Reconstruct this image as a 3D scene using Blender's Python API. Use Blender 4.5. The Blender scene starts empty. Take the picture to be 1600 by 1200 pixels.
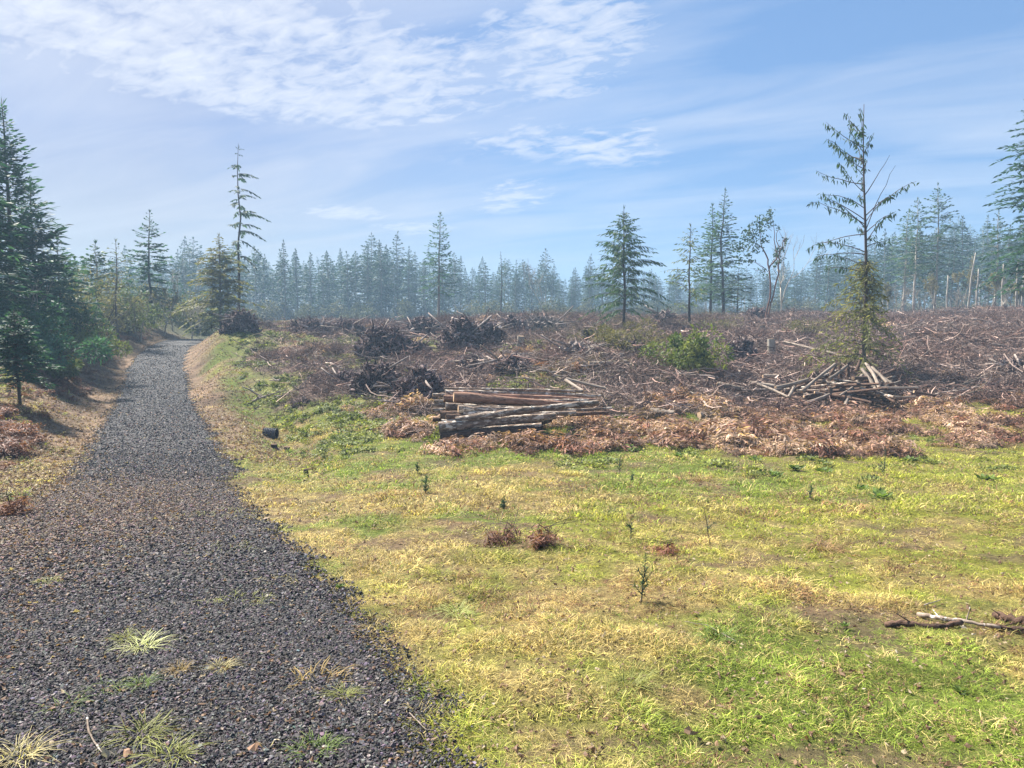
import bpy, math, random
import numpy as np
from mathutils import Vector, Matrix, Euler

S = bpy.context.scene
COL = S.collection
R = math.radians

# ------------------------------------------------------------------ camera
EYE = 1.6
PITCH = R(4.97)
FPX = 1150.0                      # focal length in pixels of a 1600 px wide frame
cd = bpy.data.cameras.new('camera')
cd.sensor_width = 36.0
cd.lens = 36.0 * FPX / 1600.0
cd.clip_start = 0.05
cd.clip_end = 3000
cam = bpy.data.objects.new('camera', cd)
cam.location = (0, 0, EYE)
cam.rotation_euler = (R(90) - PITCH, 0, 0)
COL.objects.link(cam)
S.camera = cam

# ------------------------------------------------------------------ sky, sun, exposure
SUN_EL = 47.0
SUN_AZ = -50.0                    # degrees from +Y, negative = to the left
SKY_STRENGTH = 0.088
SUN_STRENGTH = 5.0
CLOUD_COL = (3.2, 3.35, 3.7)
W = bpy.data.worlds.new('World')
S.world = W
W.use_nodes = True
nt = W.node_tree
nt.nodes.clear()


class NT:
    """small helper to write node trees"""
    def __init__(s, tree): s.t = tree
    def n(s, typ, **kw):
        nd = s.t.nodes.new(typ)
        for k, v in kw.items():
            if k.startswith('i_'):
                nd.inputs[k[2:].replace('_', ' ')].default_value = v
            else:
                setattr(nd, k, v)
        return nd
    def l(s, a, b): s.t.links.new(a, b)
    def math(s, op, a, b=None, c=None, clamp=False):
        nd = s.t.nodes.new('ShaderNodeMath'); nd.operation = op; nd.use_clamp = clamp
        for i, v in enumerate((a, b, c)):
            if v is None: continue
            if isinstance(v, (int, float)): nd.inputs[i].default_value = v
            else: s.l(v, nd.inputs[i])
        return nd.outputs[0]
    def mix(s, fac, a, b, blend='MIX'):
        nd = s.t.nodes.new('ShaderNodeMix'); nd.data_type = 'RGBA'; nd.blend_type = blend
        for sock, v in ((nd.inputs[0], fac), (nd.inputs[6], a), (nd.inputs[7], b)):
            if isinstance(v, (int, float)): sock.default_value = v
            elif isinstance(v, tuple): sock.default_value = v if len(v) == 4 else (*v, 1)
            else: s.l(v, sock)
        return nd.outputs[2]
    def ramp(s, fac, stops):
        nd = s.t.nodes.new('ShaderNodeValToRGB')
        el = nd.color_ramp.elements
        while len(el) < len(stops): el.new(0.5)
        for e, (p, c) in zip(el, stops):
            e.position = p
            e.color = (c, c, c, 1) if isinstance(c, (int, float)) else (*c, 1)
        s.l(fac, nd.inputs[0])
        return nd.outputs[0]
    def noise(s, vec, scale, detail=4, rough=0.55, dist=0.0):
        nd = s.t.nodes.new('ShaderNodeTexNoise')
        nd.inputs['Scale'].default_value = scale
        nd.inputs['Detail'].default_value = detail
        nd.inputs['Roughness'].default_value = rough
        nd.inputs['Distortion'].default_value = dist
        if vec is not None: s.l(vec, nd.inputs['Vector'])
        return nd.outputs[0]


w = NT(nt)
sky = w.n('ShaderNodeTexSky', sky_type='NISHITA')
sky.sun_disc = False
sky.sun_elevation = R(SUN_EL)
sky.sun_rotation = R(SUN_AZ)
sky.air_density = 1.0
sky.dust_density = 0.6
sky.ozone_density = 3.0
tc = w.n('ShaderNodeTexCoord')
sep = w.n('ShaderNodeSeparateXYZ'); w.l(tc.outputs['Generated'], sep.inputs[0])
zc = w.math('MAXIMUM', w.math('ADD', sep.outputs[2], 0.12), 0.02)
cx = w.math('DIVIDE', sep.outputs[0], zc)
cy = w.math('DIVIDE', sep.outputs[1], zc)
cmb = w.n('ShaderNodeCombineXYZ'); w.l(cx, cmb.inputs[0]); w.l(cy, cmb.inputs[1])
# clouds lie on a high plane, their streaks run from the upper left towards the lower right
def plane_map(rot, sx, sy, x0=0.0, y0=0.0):
    m = w.n('ShaderNodeMapping', vector_type='TEXTURE'); w.l(cmb.outputs[0], m.inputs[0])
    m.inputs['Location'].default_value = (x0, y0, 0)
    m.inputs['Rotation'].default_value = (0, 0, R(rot))
    m.inputs['Scale'].default_value = (sx, sy, 1)
    return m.outputs[0]
streak = w.noise(plane_map(42, 1.0, 0.42), 1.6, 7, 0.60, 0.35)
puffs = w.noise(plane_map(-30, 1.0, 0.55), 9.0, 5, 0.62, 0.5)
veil = w.noise(plane_map(-28, 1.0, 0.30), 0.8, 6, 0.55, 0.6)
def blob(x0, y0, rx, ry, rot):
    v = w.n('ShaderNodeVectorMath', operation='LENGTH'); w.l(plane_map(rot, rx, ry, x0, y0), v.inputs[0])
    return w.math('SUBTRACT', 1.0, v.outputs['Value'], clamp=True)
field = w.math('MULTIPLY', blob(-0.76, 1.98, 1.02, 0.60, 41), 1.9, clamp=True)
for (x0, y0, rx, ry, rot, k) in ((0.13, 2.05, 0.34, 0.6, 0, .9), (0.36, 2.8, 0.38, 0.35, 0, .8), (0.0, 3.5, 0.26, 0.40, 20, .9), (-0.88, 3.75, 0.42, 0.20, 10, 1.0), (-0.55, 4.1, 0.34, 0.20, 0, .9), (0.0, 2.75, 0.5, 0.4, 0, .5)):
    field = w.math('MAXIMUM', field, w.math('MULTIPLY', blob(x0, y0, rx, ry, rot), k))
cl = w.math('ADD', w.math('ADD', w.math('MULTIPLY', streak, 0.45), w.math('MULTIPLY', puffs, 0.58)), w.math('MULTIPLY', field, 0.17))
dense = w.math('MULTIPLY', w.ramp(cl, [(0.54, 0.0), (0.64, 0.55), (0.80, 1.0)]), w.math('MULTIPLY', field, 2.5, clamp=True))
thin = w.math('MULTIPLY', w.ramp(veil, [(0.38, 0.0), (0.72, 1.0)]), 0.42)
cloud = w.math('MAXIMUM', w.math('MULTIPLY', dense, 0.92), thin)
cloud = w.math('MULTIPLY', cloud, w.ramp(sep.outputs[2], [(0.03, 0.2), (0.16, 1.0)]))
base = w.mix(0.72, w.mix(1.0, sky.outputs[0], (0.62, 0.72, 0.86), 'MULTIPLY'), (0.66, 1.22, 2.18))
# thin bright veil towards the sun, lower left
vd = w.n('ShaderNodeVectorMath', operation='DOT_PRODUCT'); w.l(tc.outputs['Generated'], vd.inputs[0])
vd.inputs[1].default_value = (-0.70, 0.68, 0.22)
veil2 = w.math('MULTIPLY', w.ramp(w.math('ADD', vd.outputs['Value'], w.math('MULTIPLY', veil, 0.12)), [(0.70, 0.0), (1.04, 1.0)]), 0.75)
base = w.mix(veil2, base, w.mix(w.ramp(sep.outputs[2], [(0.02, 0.0), (0.22, 1.0)]), (2.7, 2.5, 2.15), (1.65, 1.85, 2.6)))
col = w.mix(cloud, base, CLOUD_COL)
bg = w.n('ShaderNodeBackground'); w.l(col, bg.inputs[0]); bg.inputs[1].default_value = SKY_STRENGTH
wo = w.n('ShaderNodeOutputWorld'); w.l(bg.outputs[0], wo.inputs[0])

sl = bpy.data.lights.new('sun', 'SUN')
sl.energy = SUN_STRENGTH
sl.angle = R(4.0)
sl.color = (1.0, 0.94, 0.84)
sun = bpy.data.objects.new('sun', sl)
az = R(SUN_AZ); el = R(SUN_EL)
sdir = Vector((math.sin(az) * math.cos(el), math.cos(az) * math.cos(el), math.sin(el)))
sun.rotation_euler = sdir.to_track_quat('Z', 'Y').to_euler()
COL.objects.link(sun)

S.view_settings.view_transform = 'Standard'
S.view_settings.look = 'None'
S.view_settings.gamma = 1.0
S.view_settings.use_curve_mapping = False
S.view_settings.exposure = 1.68
S.cycles.max_bounces = 6
S.cycles.transparent_max_bounces = 8
S.cycles.volume_bounces = 0

# ------------------------------------------------------------------ numeric helpers
_rt = np.random.RandomState(7).rand(256, 256)


def vnoise(x, y, s, seed=0):
    x = np.asarray(x, float) / s + seed * 17.31 + 100
    y = np.asarray(y, float) / s + seed * 9.77 + 100
    xi = np.floor(x).astype(int); yi = np.floor(y).astype(int)
    fx = x - xi; fy = y - yi
    fx = fx * fx * (3 - 2 * fx); fy = fy * fy * (3 - 2 * fy)
    a = _rt[xi % 256, yi % 256]; b = _rt[(xi + 1) % 256, yi % 256]
    c = _rt[xi % 256, (yi + 1) % 256]; d = _rt[(xi + 1) % 256, (yi + 1) % 256]
    return (a + (b - a) * fx) * (1 - fy) + (c + (d - c) * fx) * fy


def fbm(x, y, s, seed=0, octv=4):
    t = 0; a = 0.5; n = 0
    for k in range(octv):
        t = t + a * vnoise(x, y, s / 2 ** k, seed + k); n += a; a *= 0.5
    return t / n


def sstep(a, b, x):
    t = np.clip((np.asarray(x, float) - a) / (b - a), 0, 1)
    return t * t * (3 - 2 * t)


def lerp(a, b, t): return a + (b - a) * t


# ------------------------------------------------------------------ terrain
TY = np.array([-60, -5, 0, 5, 8, 12, 16, 19, 24, 30, 40, 50, 62, 80, 120, 200, 420.])
TU = np.array([-0.72, -0.56, -0.33, -0.2, -0.08, 0.12, 0.3, 0.5, 0.72])
near = [0.4, 0.35, 0, -0.5, -0.8]
TZ = np.array([
    near + [-1.15, -1.15, -0.95, -0.55, 0.2, 1.2, 1.8, 2.2, 2.4, 2.6, 3, 4],
    near + [-1.2, -1.35, -1.3, -1.05, -0.6, 0.3, 1.1, 1.6, 1.8, 2.0, 2.4, 4],
    near + [-1.3, -1.65, -1.8, -1.8, -1.3, -0.1, 0.9, 1.35, 1.0, 1.0, 1.2, 4],
    near + [-1.2, -1.45, -1.6, -1.5, -1.0, -0.2, 0.5, 1.25, 1.0, 1.0, 1.2, 4],
    near + [-1.15, -1.4, -1.5, -1.3, -0.75, 0.0, 0.6, 1.35, 1.1, 1.1, 1.2, 4],
    near + [-1.15, -1.4, -1.5, -1.1, -0.4, 0.4, 1.0, 1.6, 1.4, 1.3, 1.4, 4],
    near + [-1.15, -1.4, -1.5, -1.1, -0.35, 0.5, 1.1, 1.65, 1.6, 1.5, 1.6, 4],
    near + [-1.15, -1.4, -1.5, -1.05, -0.2, 0.6, 1.2, 1.8, 2.1, 2.1, 2.2, 4],
    near + [-1.15, -1.4, -1.45, -1.0, -0.1, 0.7, 1.35, 1.95, 2.3, 2.3, 2.4, 4],
])
RY = np.array([-60, 0, 2, 3, 3.7, 5, 8, 10, 12, 15, 21.6, 30, 36, 41, 45, 49, 54, 60, 75, 110, 420.])
RXR = np.array([2, 0.9, 0.3, -0.15, -0.35, -0.95, -2.4, -3.3, -4.45, -5.85, -9.0, -13.1, -15.9, -18.3, -19.9, -21.1, -22.2, -22.8, -20.5, -12, 60])
RXL = np.array([-12, -8, -7.5, -7.3, -7.1, -6.9, -6.7, -6.9, -7.55, -8.9, -12.2, -16.2, -19.1, -21.5, -23.1, -24.3, -25.5, -26.2, -24.5, -16, 56])
RZ = np.array([0.4, 0, -0.2, -0.3, -0.37, -0.5, -0.8, -1.0, -1.2, -1.42, -1.62, -1.65, -1.45, -1.15, -0.7, -0.2, 0.1, 0.05, -0.5, -0.6, 4])


def catmull(xs, ys, x):
    # smooth monotone-ish interpolation (Hermite with finite-difference slopes)
    m = np.gradient(ys, xs)
    i = np.clip(np.searchsorted(xs, x) - 1, 0, len(xs) - 2)
    h = xs[i + 1] - xs[i]
    t = np.clip((x - xs[i]) / h, 0, 1)
    return ((2 * t**3 - 3 * t**2 + 1) * ys[i] + (t**3 - 2 * t**2 + t) * h * m[i]
            + (-2 * t**3 + 3 * t**2) * ys[i + 1] + (t**3 - t**2) * h * m[i + 1])


def road_dist(x, y):
    """> 0 inside the road, metres from the nearer edge"""
    xr = np.interp(y, RY, RXR); xl = np.interp(y, RY, RXL)
    return np.minimum(x - xl, xr - x)


def base_z(x, y):
    x = np.asarray(x, float); y = np.asarray(y, float)
    u = np.clip(x / np.maximum(np.abs(y), 4.0), TU[0], TU[-1])
    cols = np.stack([catmull(TY, TZ[k], y) for k in range(len(TU))])
    i = np.clip(np.searchsorted(TU, u) - 1, 0, len(TU) - 2)
    t = (u - TU[i]) / (TU[i + 1] - TU[i]); t = t * t * (3 - 2 * t)
    if cols.ndim == 1: return cols[i] * (1 - t) + cols[i + 1] * t
    idx = np.indices(i.shape)
    return cols[(i, *idx)] * (1 - t) + cols[(i + 1, *idx)] * t


DY = np.array([12.5, 15, 18, 23, 30, 38])
DX = np.array([-2.9, -3.9, -5.3, -7.3, -11.0, -14.8])


def slash_mask(x, y):
    """where the logging slash covers the ground"""
    lim = 21.5 + 2.2 * sstep(0.1, 0.25, x / np.maximum(y, 1)) + 3.0 * (fbm(x, y, 6, 31) - 0.5) + 5.0 * sstep(0.05, -0.3, x / np.maximum(y, 1))
    return sstep(-1.5, 1.5, y - lim) * sstep(-2.0, -4.5, road_dist(x, y))


def height(x, y):
    x = np.asarray(x, float); y = np.asarray(y, float)
    z = base_z(x, y)
    dx = np.interp(y, DY, DX)
    dd = np.exp(-((x - dx) / 0.9) ** 2) * sstep(11.5, 17, y) * sstep(38, 28, y)
    z = z - 0.32 * dd
    rd = road_dist(x, y)
    rz = catmull(RY, RZ, y)
    side = np.where(x > (np.interp(y, RY, RXR) + np.interp(y, RY, RXL)) / 2, 1, 0)
    wd_ = np.where(side > 0, 2.2, 2.4 + 2.6 * sstep(20, 30, y))
    k = sstep(0, 1, (rd + wd_) / (wd_ + 0.1)) * sstep(9, 13, y)
    z = z * (1 - k) + rz * k
    off = 1 - sstep(-0.6, 0.2, rd)
    far = sstep(20, 30, y)
    z = z + off * (0.16 * (fbm(x, y, 1.6, 3) - 0.5) + 0.085 * (fbm(x, y, 0.42, 5, 3) - 0.5))
    z = z + 0.012 * (fbm(x, y, 0.25, 9, 2) - 0.5) + 0.03 * (fbm(x, y, 2.5, 12, 2) - 0.5)
    heap = np.exp(-(((x - 11.2) / 4.0) ** 2 + ((y - 25.8) / 3.2) ** 2))
    far = far * (1 - 0.95 * heap)
    z = z - 0.38 * np.exp(-(((x - 10.9) / 3.6) ** 4 + ((y - 24.6) / 2.4) ** 4))
    z = z + off * far * (1.5 * (fbm(x, y, 6.5, 21) - 0.5) + 0.35 * (fbm(x, y, 1.3, 23) - 0.5)) * sstep(200, 90, y)
    return z


CP, SP = math.cos(PITCH), math.sin(PITCH)


def ray(px, py):
    u = (px - 800) / FPX; v = (600 - py) / FPX
    return np.array([u, CP + v * SP, -SP + v * CP])


def P(px, py, Y):
    d = ray(px, py); t = Y / d[1]
    return Vector((d[0] * t, Y, EYE + d[2] * t))


def gz(x, y): return float(height(np.array([x]), np.array([y]))[0])


_ts = np.concatenate([np.arange(1.5, 30, 0.05), np.arange(30, 110, 0.15)])


def hit(px, py):
    """the point of the terrain that the photograph shows at px, py"""
    d = ray(px, py)
    x = d[0] * _ts; y = d[1] * _ts; z = EYE + d[2] * _ts
    below = z < height(x, y)
    i = int(np.argmax(below)) if below.any() else len(_ts) - 1
    return Vector((x[i], y[i], gz(x[i], y[i])))


def ground(px, Y):
    x = (px - 800) / FPX * Y
    return Vector((x, Y, gz(x, Y)))


def slope_rot(x, y):
    e = 0.15
    gx = (height(x + e, y) - height(x - e, y)) / (2 * e)
    gy = (height(x, y + e) - height(x, y - e)) / (2 * e)
    return np.arctan(gy), -np.arctan(gx)


# ------------------------------------------------------------------ mesh builder
class MB:
    def __init__(s): s.v = []; s.q = []; s.t = []; s.n = 0
    def add(s, v, q=None, t=None):
        v = np.asarray(v, np.float32).reshape(-1, 3)
        if q is not None and len(q): s.q.append(np.asarray(q, np.int64).reshape(-1, 4) + s.n)
        if t is not None and len(t): s.t.append(np.asarray(t, np.int64).reshape(-1, 3) + s.n)
        s.v.append(v); s.n += len(v)
    def tube(s, pts, rad, sides=5, cap=True, jit=None, rng=None):
        pts = np.asarray(pts, float); n = len(pts)
        rad = np.broadcast_to(np.asarray(rad, float), (n,))
        tan = np.gradient(pts, axis=0)
        tan /= np.linalg.norm(tan, axis=1)[:, None] + 1e-9
        ref = np.array([0, 0, 1.0]) if abs(tan[0][2]) < 0.85 else np.array([1.0, 0, 0])
        a = np.cross(tan, ref); a /= np.linalg.norm(a, axis=1)[:, None] + 1e-9
        b = np.cross(tan, a)
        th = np.arange(sides) * 2 * np.pi / sides
        rr = np.repeat(rad[:, None], sides, 1)
        if jit: rr = rr * (1 + jit * (rng.rand(n, sides) - 0.5) * 2)
        ring = pts[:, None, :] + rr[..., None] * (np.cos(th)[None, :, None] * a[:, None, :] + np.sin(th)[None, :, None] * b[:, None, :])
        k = np.arange(sides); k2 = (k + 1) % sides
        q = [np.stack([i * sides + k, i * sides + k2, (i + 1) * sides + k2, (i + 1) * sides + k], 1) for i in range(n - 1)]
        v = ring.reshape(-1, 3)
        t = []
        if cap:
            v = np.vstack([v, pts[0], pts[-1]])
            t = [(n * sides, j2, j) for j, j2 in zip(k, k2)] + [(n * sides + 1, (n - 1) * sides + j, (n - 1) * sides + j2) for j, j2 in zip(k, k2)]
        s.add(v, np.vstack(q), t)
    def kites(s, base, d, length, width, rng, roll=None, mid=0.45):
        """narrow leaf shapes; arrays of n"""
        n = len(base)
        if n == 0: return
        d = d / (np.linalg.norm(d, axis=1)[:, None] + 1e-9)
        r = rng.randn(n, 3) if roll is None else roll + 0.35 * rng.randn(n, 3)
        p = np.cross(d, r); p /= np.linalg.norm(p, axis=1)[:, None] + 1e-9
        L = length[:, None]; Wd = width[:, None]
        sag = np.array([0, 0, -1.0]) * L * 0.06
        v = np.stack([base, base + d * L * mid + p * Wd, base + d * L + sag, base + d * L * mid - p * Wd], 1).reshape(-1, 3)
        s.add(v, np.arange(4 * n).reshape(-1, 4))
    def mesh(s, name, mats, smooth=False):
        me = bpy.data.meshes.new(name)
        V = np.vstack(s.v).astype(np.float32) if s.v else np.zeros((0, 3), np.float32)
        Q = np.vstack(s.q) if s.q else np.zeros((0, 4), np.int64)
        T = np.vstack(s.t) if s.t else np.zeros((0, 3), np.int64)
        me.vertices.add(len(V)); me.vertices.foreach_set('co', V.ravel())
        me.loops.add(len(Q) * 4 + len(T) * 3)
        me.loops.foreach_set('vertex_index', np.concatenate([Q.ravel(), T.ravel()]).astype(np.int32))
        me.polygons.add(len(Q) + len(T))
        st = np.concatenate([np.arange(len(Q)) * 4, len(Q) * 4 + np.arange(len(T)) * 3]).astype(np.int32)
        me.polygons.foreach_set('loop_start', st)
        me.polygons.foreach_set('use_smooth', np.full(len(st), bool(smooth)))
        me.update(calc_edges=True)
        for m in (mats if isinstance(mats, (list, tuple)) else [mats]): me.materials.append(m)
        return me


def obj(name, me, parent=None, loc=(0, 0, 0), rot=(0, 0, 0), sc=1.0):
    o = bpy.data.objects.new(name, me)
    COL.objects.link(o)
    if parent is not None: o.parent = parent
    o.location = loc; o.rotation_euler = rot
    o.scale = (sc, sc, sc) if isinstance(sc, (int, float)) else sc
    return o


def tag(o, label=None, cat=None, group=None, kind=None):
    if label: o['label'] = label
    if cat: o['category'] = cat
    if group: o['group'] = group
    if kind: o['kind'] = kind
    return o


def copy_thing(o, loc, rotz=0.0, sc=1.0, tilt=(0, 0)):
    kids = [c for c in o.children]
    c = o.copy(); COL.objects.link(c)
    c.location = loc; c.rotation_euler = (tilt[0], tilt[1], rotz)
    c.scale = (sc, sc, sc) if isinstance(sc, (int, float)) else sc
    for k in kids:
        d = k.copy(); COL.objects.link(d); d.parent = c
    return c


# ------------------------------------------------------------------ materials
def new_mat(name):
    m = bpy.data.materials.new(name); m.use_nodes = True
    m.node_tree.nodes.clear()
    t = NT(m.node_tree)
    out = t.n('ShaderNodeOutputMaterial')
    return m, t, out


def principled(t, out, colour, rough=0.8, bump=None, bstr=0.5, bdist=0.01, spec=0.3, normal=None):
    p = t.n('ShaderNodeBsdfPrincipled')
    p.inputs['Specular IOR Level'].default_value = spec
    if isinstance(colour, tuple): p.inputs['Base Color'].default_value = (*colour, 1)
    else: t.l(colour, p.inputs['Base Color'])
    if isinstance(rough, (int, float)): p.inputs['Roughness'].default_value = rough
    else: t.l(rough, p.inputs['Roughness'])
    if bump is not None:
        b = t.n('ShaderNodeBump'); b.inputs['Strength'].default_value = bstr; b.inputs['Distance'].default_value = bdist
        t.l(bump, b.inputs['Height']); t.l(b.outputs[0], p.inputs['Normal'])
    t.l(p.outputs[0], out.inputs[0])
    return p


def foliage_mat(name, c1, c2, scale=0.8, trans=0.35, tint=False, rough=0.6):
    m, t, out = new_mat(name)
    if tint:
        a = t.n('ShaderNodeAttribute', attribute_type='INSTANCER', attribute_name='tint')
        g = t.n('ShaderNodeNewGeometry')
        no = t.noise(g.outputs['Position'], 9.0, 3)
        col = t.mix(1.0, a.outputs['Color'], t.mix(no, (0.6, 0.6, 0.6), (1.4, 1.4, 1.4)), 'MULTIPLY')
        ri = t.n('ShaderNodeNewGeometry')
        col = t.mix(1.0, col, t.ramp(ri.outputs['Random Per Island'], [(0, (0.32, 0.32, 0.30)), (0.7, (1.15, 1.12, 1.0)), (1, (2.3, 2.2, 1.9))]), 'MULTIPLY')
    else:
        tcn = t.n('ShaderNodeTexCoord')
        oi = t.n('ShaderNodeObjectInfo')
        no = t.noise(tcn.outputs['Object'], scale, 3)
        col = t.mix(t.ramp(no, [(0.35, 0), (0.65, 1)]), c1, c2)
        gi = t.n('ShaderNodeNewGeometry')
        v = t.math('ADD', t.math('MULTIPLY', gi.outputs['Random Per Island'], 0.6), t.math('MULTIPLY', oi.outputs['Random'], 0.35))
        v = t.math('ADD', v, 0.55)
        vc = t.n('ShaderNodeCombineXYZ')
        t.l(v, vc.inputs[0]); t.l(v, vc.inputs[1]); t.l(v, vc.inputs[2])
        col = t.mix(1.0, col, vc.outputs[0], 'MULTIPLY')
    d = t.n('ShaderNodeBsdfPrincipled'); t.l(col, d.inputs['Base Color'])
    d.inputs['Roughness'].default_value = rough; d.inputs['Specular IOR Level'].default_value = 0.25
    tr = t.n('ShaderNodeBsdfTranslucent')
    t.l(t.mix(1.0, col, (1.15, 1.2, 0.6), 'MULTIPLY'), tr.inputs[0])
    mx = t.n('ShaderNodeMixShader'); mx.inputs[0].default_value = trans
    t.l(d.outputs[0], mx.inputs[1]); t.l(tr.outputs[0], mx.inputs[2]); t.l(mx.outputs[0], out.inputs[0])
    return m


def wood_mat(name, c1, c2, scale=6.0, stretch=(1, 1, 0.15), bd=0.02, coord='Object', patch=None):
    m, t, out = new_mat(name)
    tcn = t.n('ShaderNodeTexCoord')
    mpn = t.n('ShaderNodeMapping'); mpn.inputs['Scale'].default_value = stretch
    t.l(tcn.outputs[coord], mpn.inputs[0])
    oi = t.n('ShaderNodeObjectInfo')
    sh = t.n('ShaderNodeVectorMath', operation='ADD'); t.l(mpn.outputs[0], sh.inputs[0]); t.l(oi.outputs['Location'], sh.inputs[1])
    no = t.noise(sh.outputs[0], scale, 6, 0.65, 0.4)
    col = t.mix(t.ramp(no, [(0.33, 0), (0.66, 1)]), c1, c2)
    if patch:
        n2 = t.noise(sh.outputs[0], scale * 0.6, 4, 0.7, 1.0)
        col = t.mix(t.ramp(n2, [(0.52, 0), (0.6, 1)]), col, patch)
    v = t.math('ADD', t.math('MULTIPLY', oi.outputs['Random'], 0.5), 0.75)
    vc = t.n('ShaderNodeCombineXYZ')
    for k in range(3): t.l(v, vc.inputs[k])
    col = t.mix(1.0, col, vc.outputs[0], 'MULTIPLY')
    principled(t, out, col, 0.85, no, 0.9, bd, 0.2)
    return m


M_spruce = foliage_mat('spruce_needles', (0.030, 0.085, 0.062), (0.055, 0.125, 0.080))
M_fir = foliage_mat('fir_needles', (0.035, 0.085, 0.058), (0.065, 0.115, 0.062))
M_wall = foliage_mat('forest_wall_needles', (0.022, 0.058, 0.042), (0.045, 0.085, 0.048), trans=0.25)
M_hemlock = foliage_mat('hemlock_needles', (0.06, 0.10, 0.04), (0.14, 0.15, 0.055))
M_yellowish = foliage_mat('yellow_green_needles', (0.12, 0.135, 0.05), (0.21, 0.19, 0.075), trans=0.45)
M_darkleaf = foliage_mat('dark_leaves', (0.026, 0.060, 0.030), (0.05, 0.095, 0.04))
M_shrub = foliage_mat('shrub_leaves', (0.08, 0.125, 0.035), (0.22, 0.235, 0.07), 1.2)
M_olive = foliage_mat('olive_brush', (0.13, 0.12, 0.06), (0.21, 0.18, 0.09), 1.2)
M_rust = foliage_mat('rust_fern', (0.30, 0.11, 0.055), (0.38, 0.18, 0.09), 3.0, 0.3)
M_bark = wood_mat('conifer_bark', (0.10, 0.075, 0.06), (0.24, 0.20, 0.165), 5)
M_pale = wood_mat('pale_bark', (0.20, 0.17, 0.14), (0.40, 0.36, 0.30), 4, (1, 1, 0.5))
M_darkbark = wood_mat('dark_bark', (0.035, 0.028, 0.026), (0.10, 0.075, 0.06), 6)
M_redbark = wood_mat('peeling_red_bark', (0.12, 0.05, 0.035), (0.25, 0.12, 0.08), 6)
M_log = wood_mat('log_bark', (0.06, 0.040, 0.031), (0.28, 0.205, 0.155), 5.0, (1.3, 3, 3), 0.03, patch=(0.55, 0.49, 0.42))
M_logred = wood_mat('peeled_red_log', (0.17, 0.085, 0.058), (0.36, 0.215, 0.15), 5, (1.0, 3, 3), 0.015, patch=(0.12, 0.07, 0.05))
M_logdark = wood_mat('rotten_dark_log', (0.04, 0.026, 0.020), (0.17, 0.10, 0.068), 6, (1.5, 3, 3), 0.03)
M_cut = wood_mat('sawn_end', (0.32, 0.20, 0.12), (0.50, 0.36, 0.23), 8, (1, 1, 1), 0.005)
M_pole = wood_mat('weathered_pole', (0.12, 0.09, 0.07), (0.34, 0.28, 0.225), 7, (0.45, 3, 3), 0.01)
M_slash = wood_mat('grey_slash_wood', (0.15, 0.115, 0.10), (0.33, 0.275, 0.24), 7, (1, 1, 1), 0.01)
M_root = wood_mat('dark_roots', (0.045, 0.030, 0.032), (0.15, 0.11, 0.105), 5, (1, 1, 1), 0.03)
M_root, t, out = new_mat('tangled_dark_roots')
gi = t.n('ShaderNodeNewGeometry'); no = t.noise(gi.outputs['Position'], 14, 4, 0.6)
principled(t, out, t.mix(1.0, t.ramp(gi.outputs['Random Per Island'], [(0, (0.035, 0.024, 0.026)), (0.5, (0.13, 0.088, 0.085)), (0.85, (0.25, 0.185, 0.17)), (1, (0.46, 0.38, 0.33))]), t.ramp(no, [(0.3, 0.6), (0.7, 1.4)]), 'MULTIPLY'), 0.9, no, 0.7, 0.02, 0.2)
M_birch = wood_mat('white_lichen_branch', (0.12, 0.085, 0.065), (0.30, 0.24, 0.19), 9, (2, 2, 1), 0.006, patch=(0.62, 0.60, 0.55))

# tinted stuff materials
M_tgrass = foliage_mat('grass_blades', None, None, tint=True, trans=0.35)
M_tfern = foliage_mat('bracken', None, None, tint=True, trans=0.3)


def tint_wood(name, bd=0.01, rough=0.85):
    m, t, out = new_mat(name)
    a = t.n('ShaderNodeAttribute', attribute_type='INSTANCER', attribute_name='tint')
    gi = t.n('ShaderNodeNewGeometry')
    no = t.noise(gi.outputs['Position'], 30, 4, 0.65)
    col = t.mix(1.0, a.outputs['Color'], t.ramp(gi.outputs['Random Per Island'], [(0, (0.30, 0.28, 0.28)), (0.75, (1.2, 1.15, 1.1)), (1, (2.3, 2.2, 2.1))]), 'MULTIPLY')
    col = t.mix(1.0, col, t.ramp(no, [(0.3, 0.75), (0.7, 1.25)]), 'MULTIPLY')
    principled(t, out, col, rough, no, 0.6, bd, 0.25)
    return m


M_ttwig = tint_wood('slash_twigs')
M_tstone = tint_wood('gravel_stone', 0.004, 0.75)


def ground_mat():
    m, t, out = new_mat('ground_soil')
    a = t.n('ShaderNodeVertexColor', layer_name='zone')
    g = t.n('ShaderNodeNewGeometry')
    n1 = t.noise(g.outputs['Position'], 22, 6, 0.7)
    n2 = t.noise(g.outputs['Position'], 3.5, 5, 0.65)
    n3 = t.noise(g.outputs['Position'], 110, 3, 0.7)
    col = t.mix(1.0, a.outputs[0], t.ramp(n1, [(0.3, (0.45, 0.43, 0.42)), (0.7, (1.55, 1.5, 1.45))]), 'MULTIPLY')
    col = t.mix(1.0, col, t.ramp(n2, [(0.3, (0.78, 0.78, 0.8)), (0.7, (1.22, 1.2, 1.18))]), 'MULTIPLY')
    col = t.mix(1.0, col, t.ramp(n3, [(0.3, (0.7, 0.7, 0.7)), (0.7, (1.3, 1.3, 1.3))]), 'MULTIPLY')
    h = t.math('ADD', t.math('MULTIPLY', n1, 0.7), t.math('MULTIPLY', n3, 0.25))
    principled(t, out, col, 0.95, h, 1.0, 0.045, 0.15)
    return m


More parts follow.
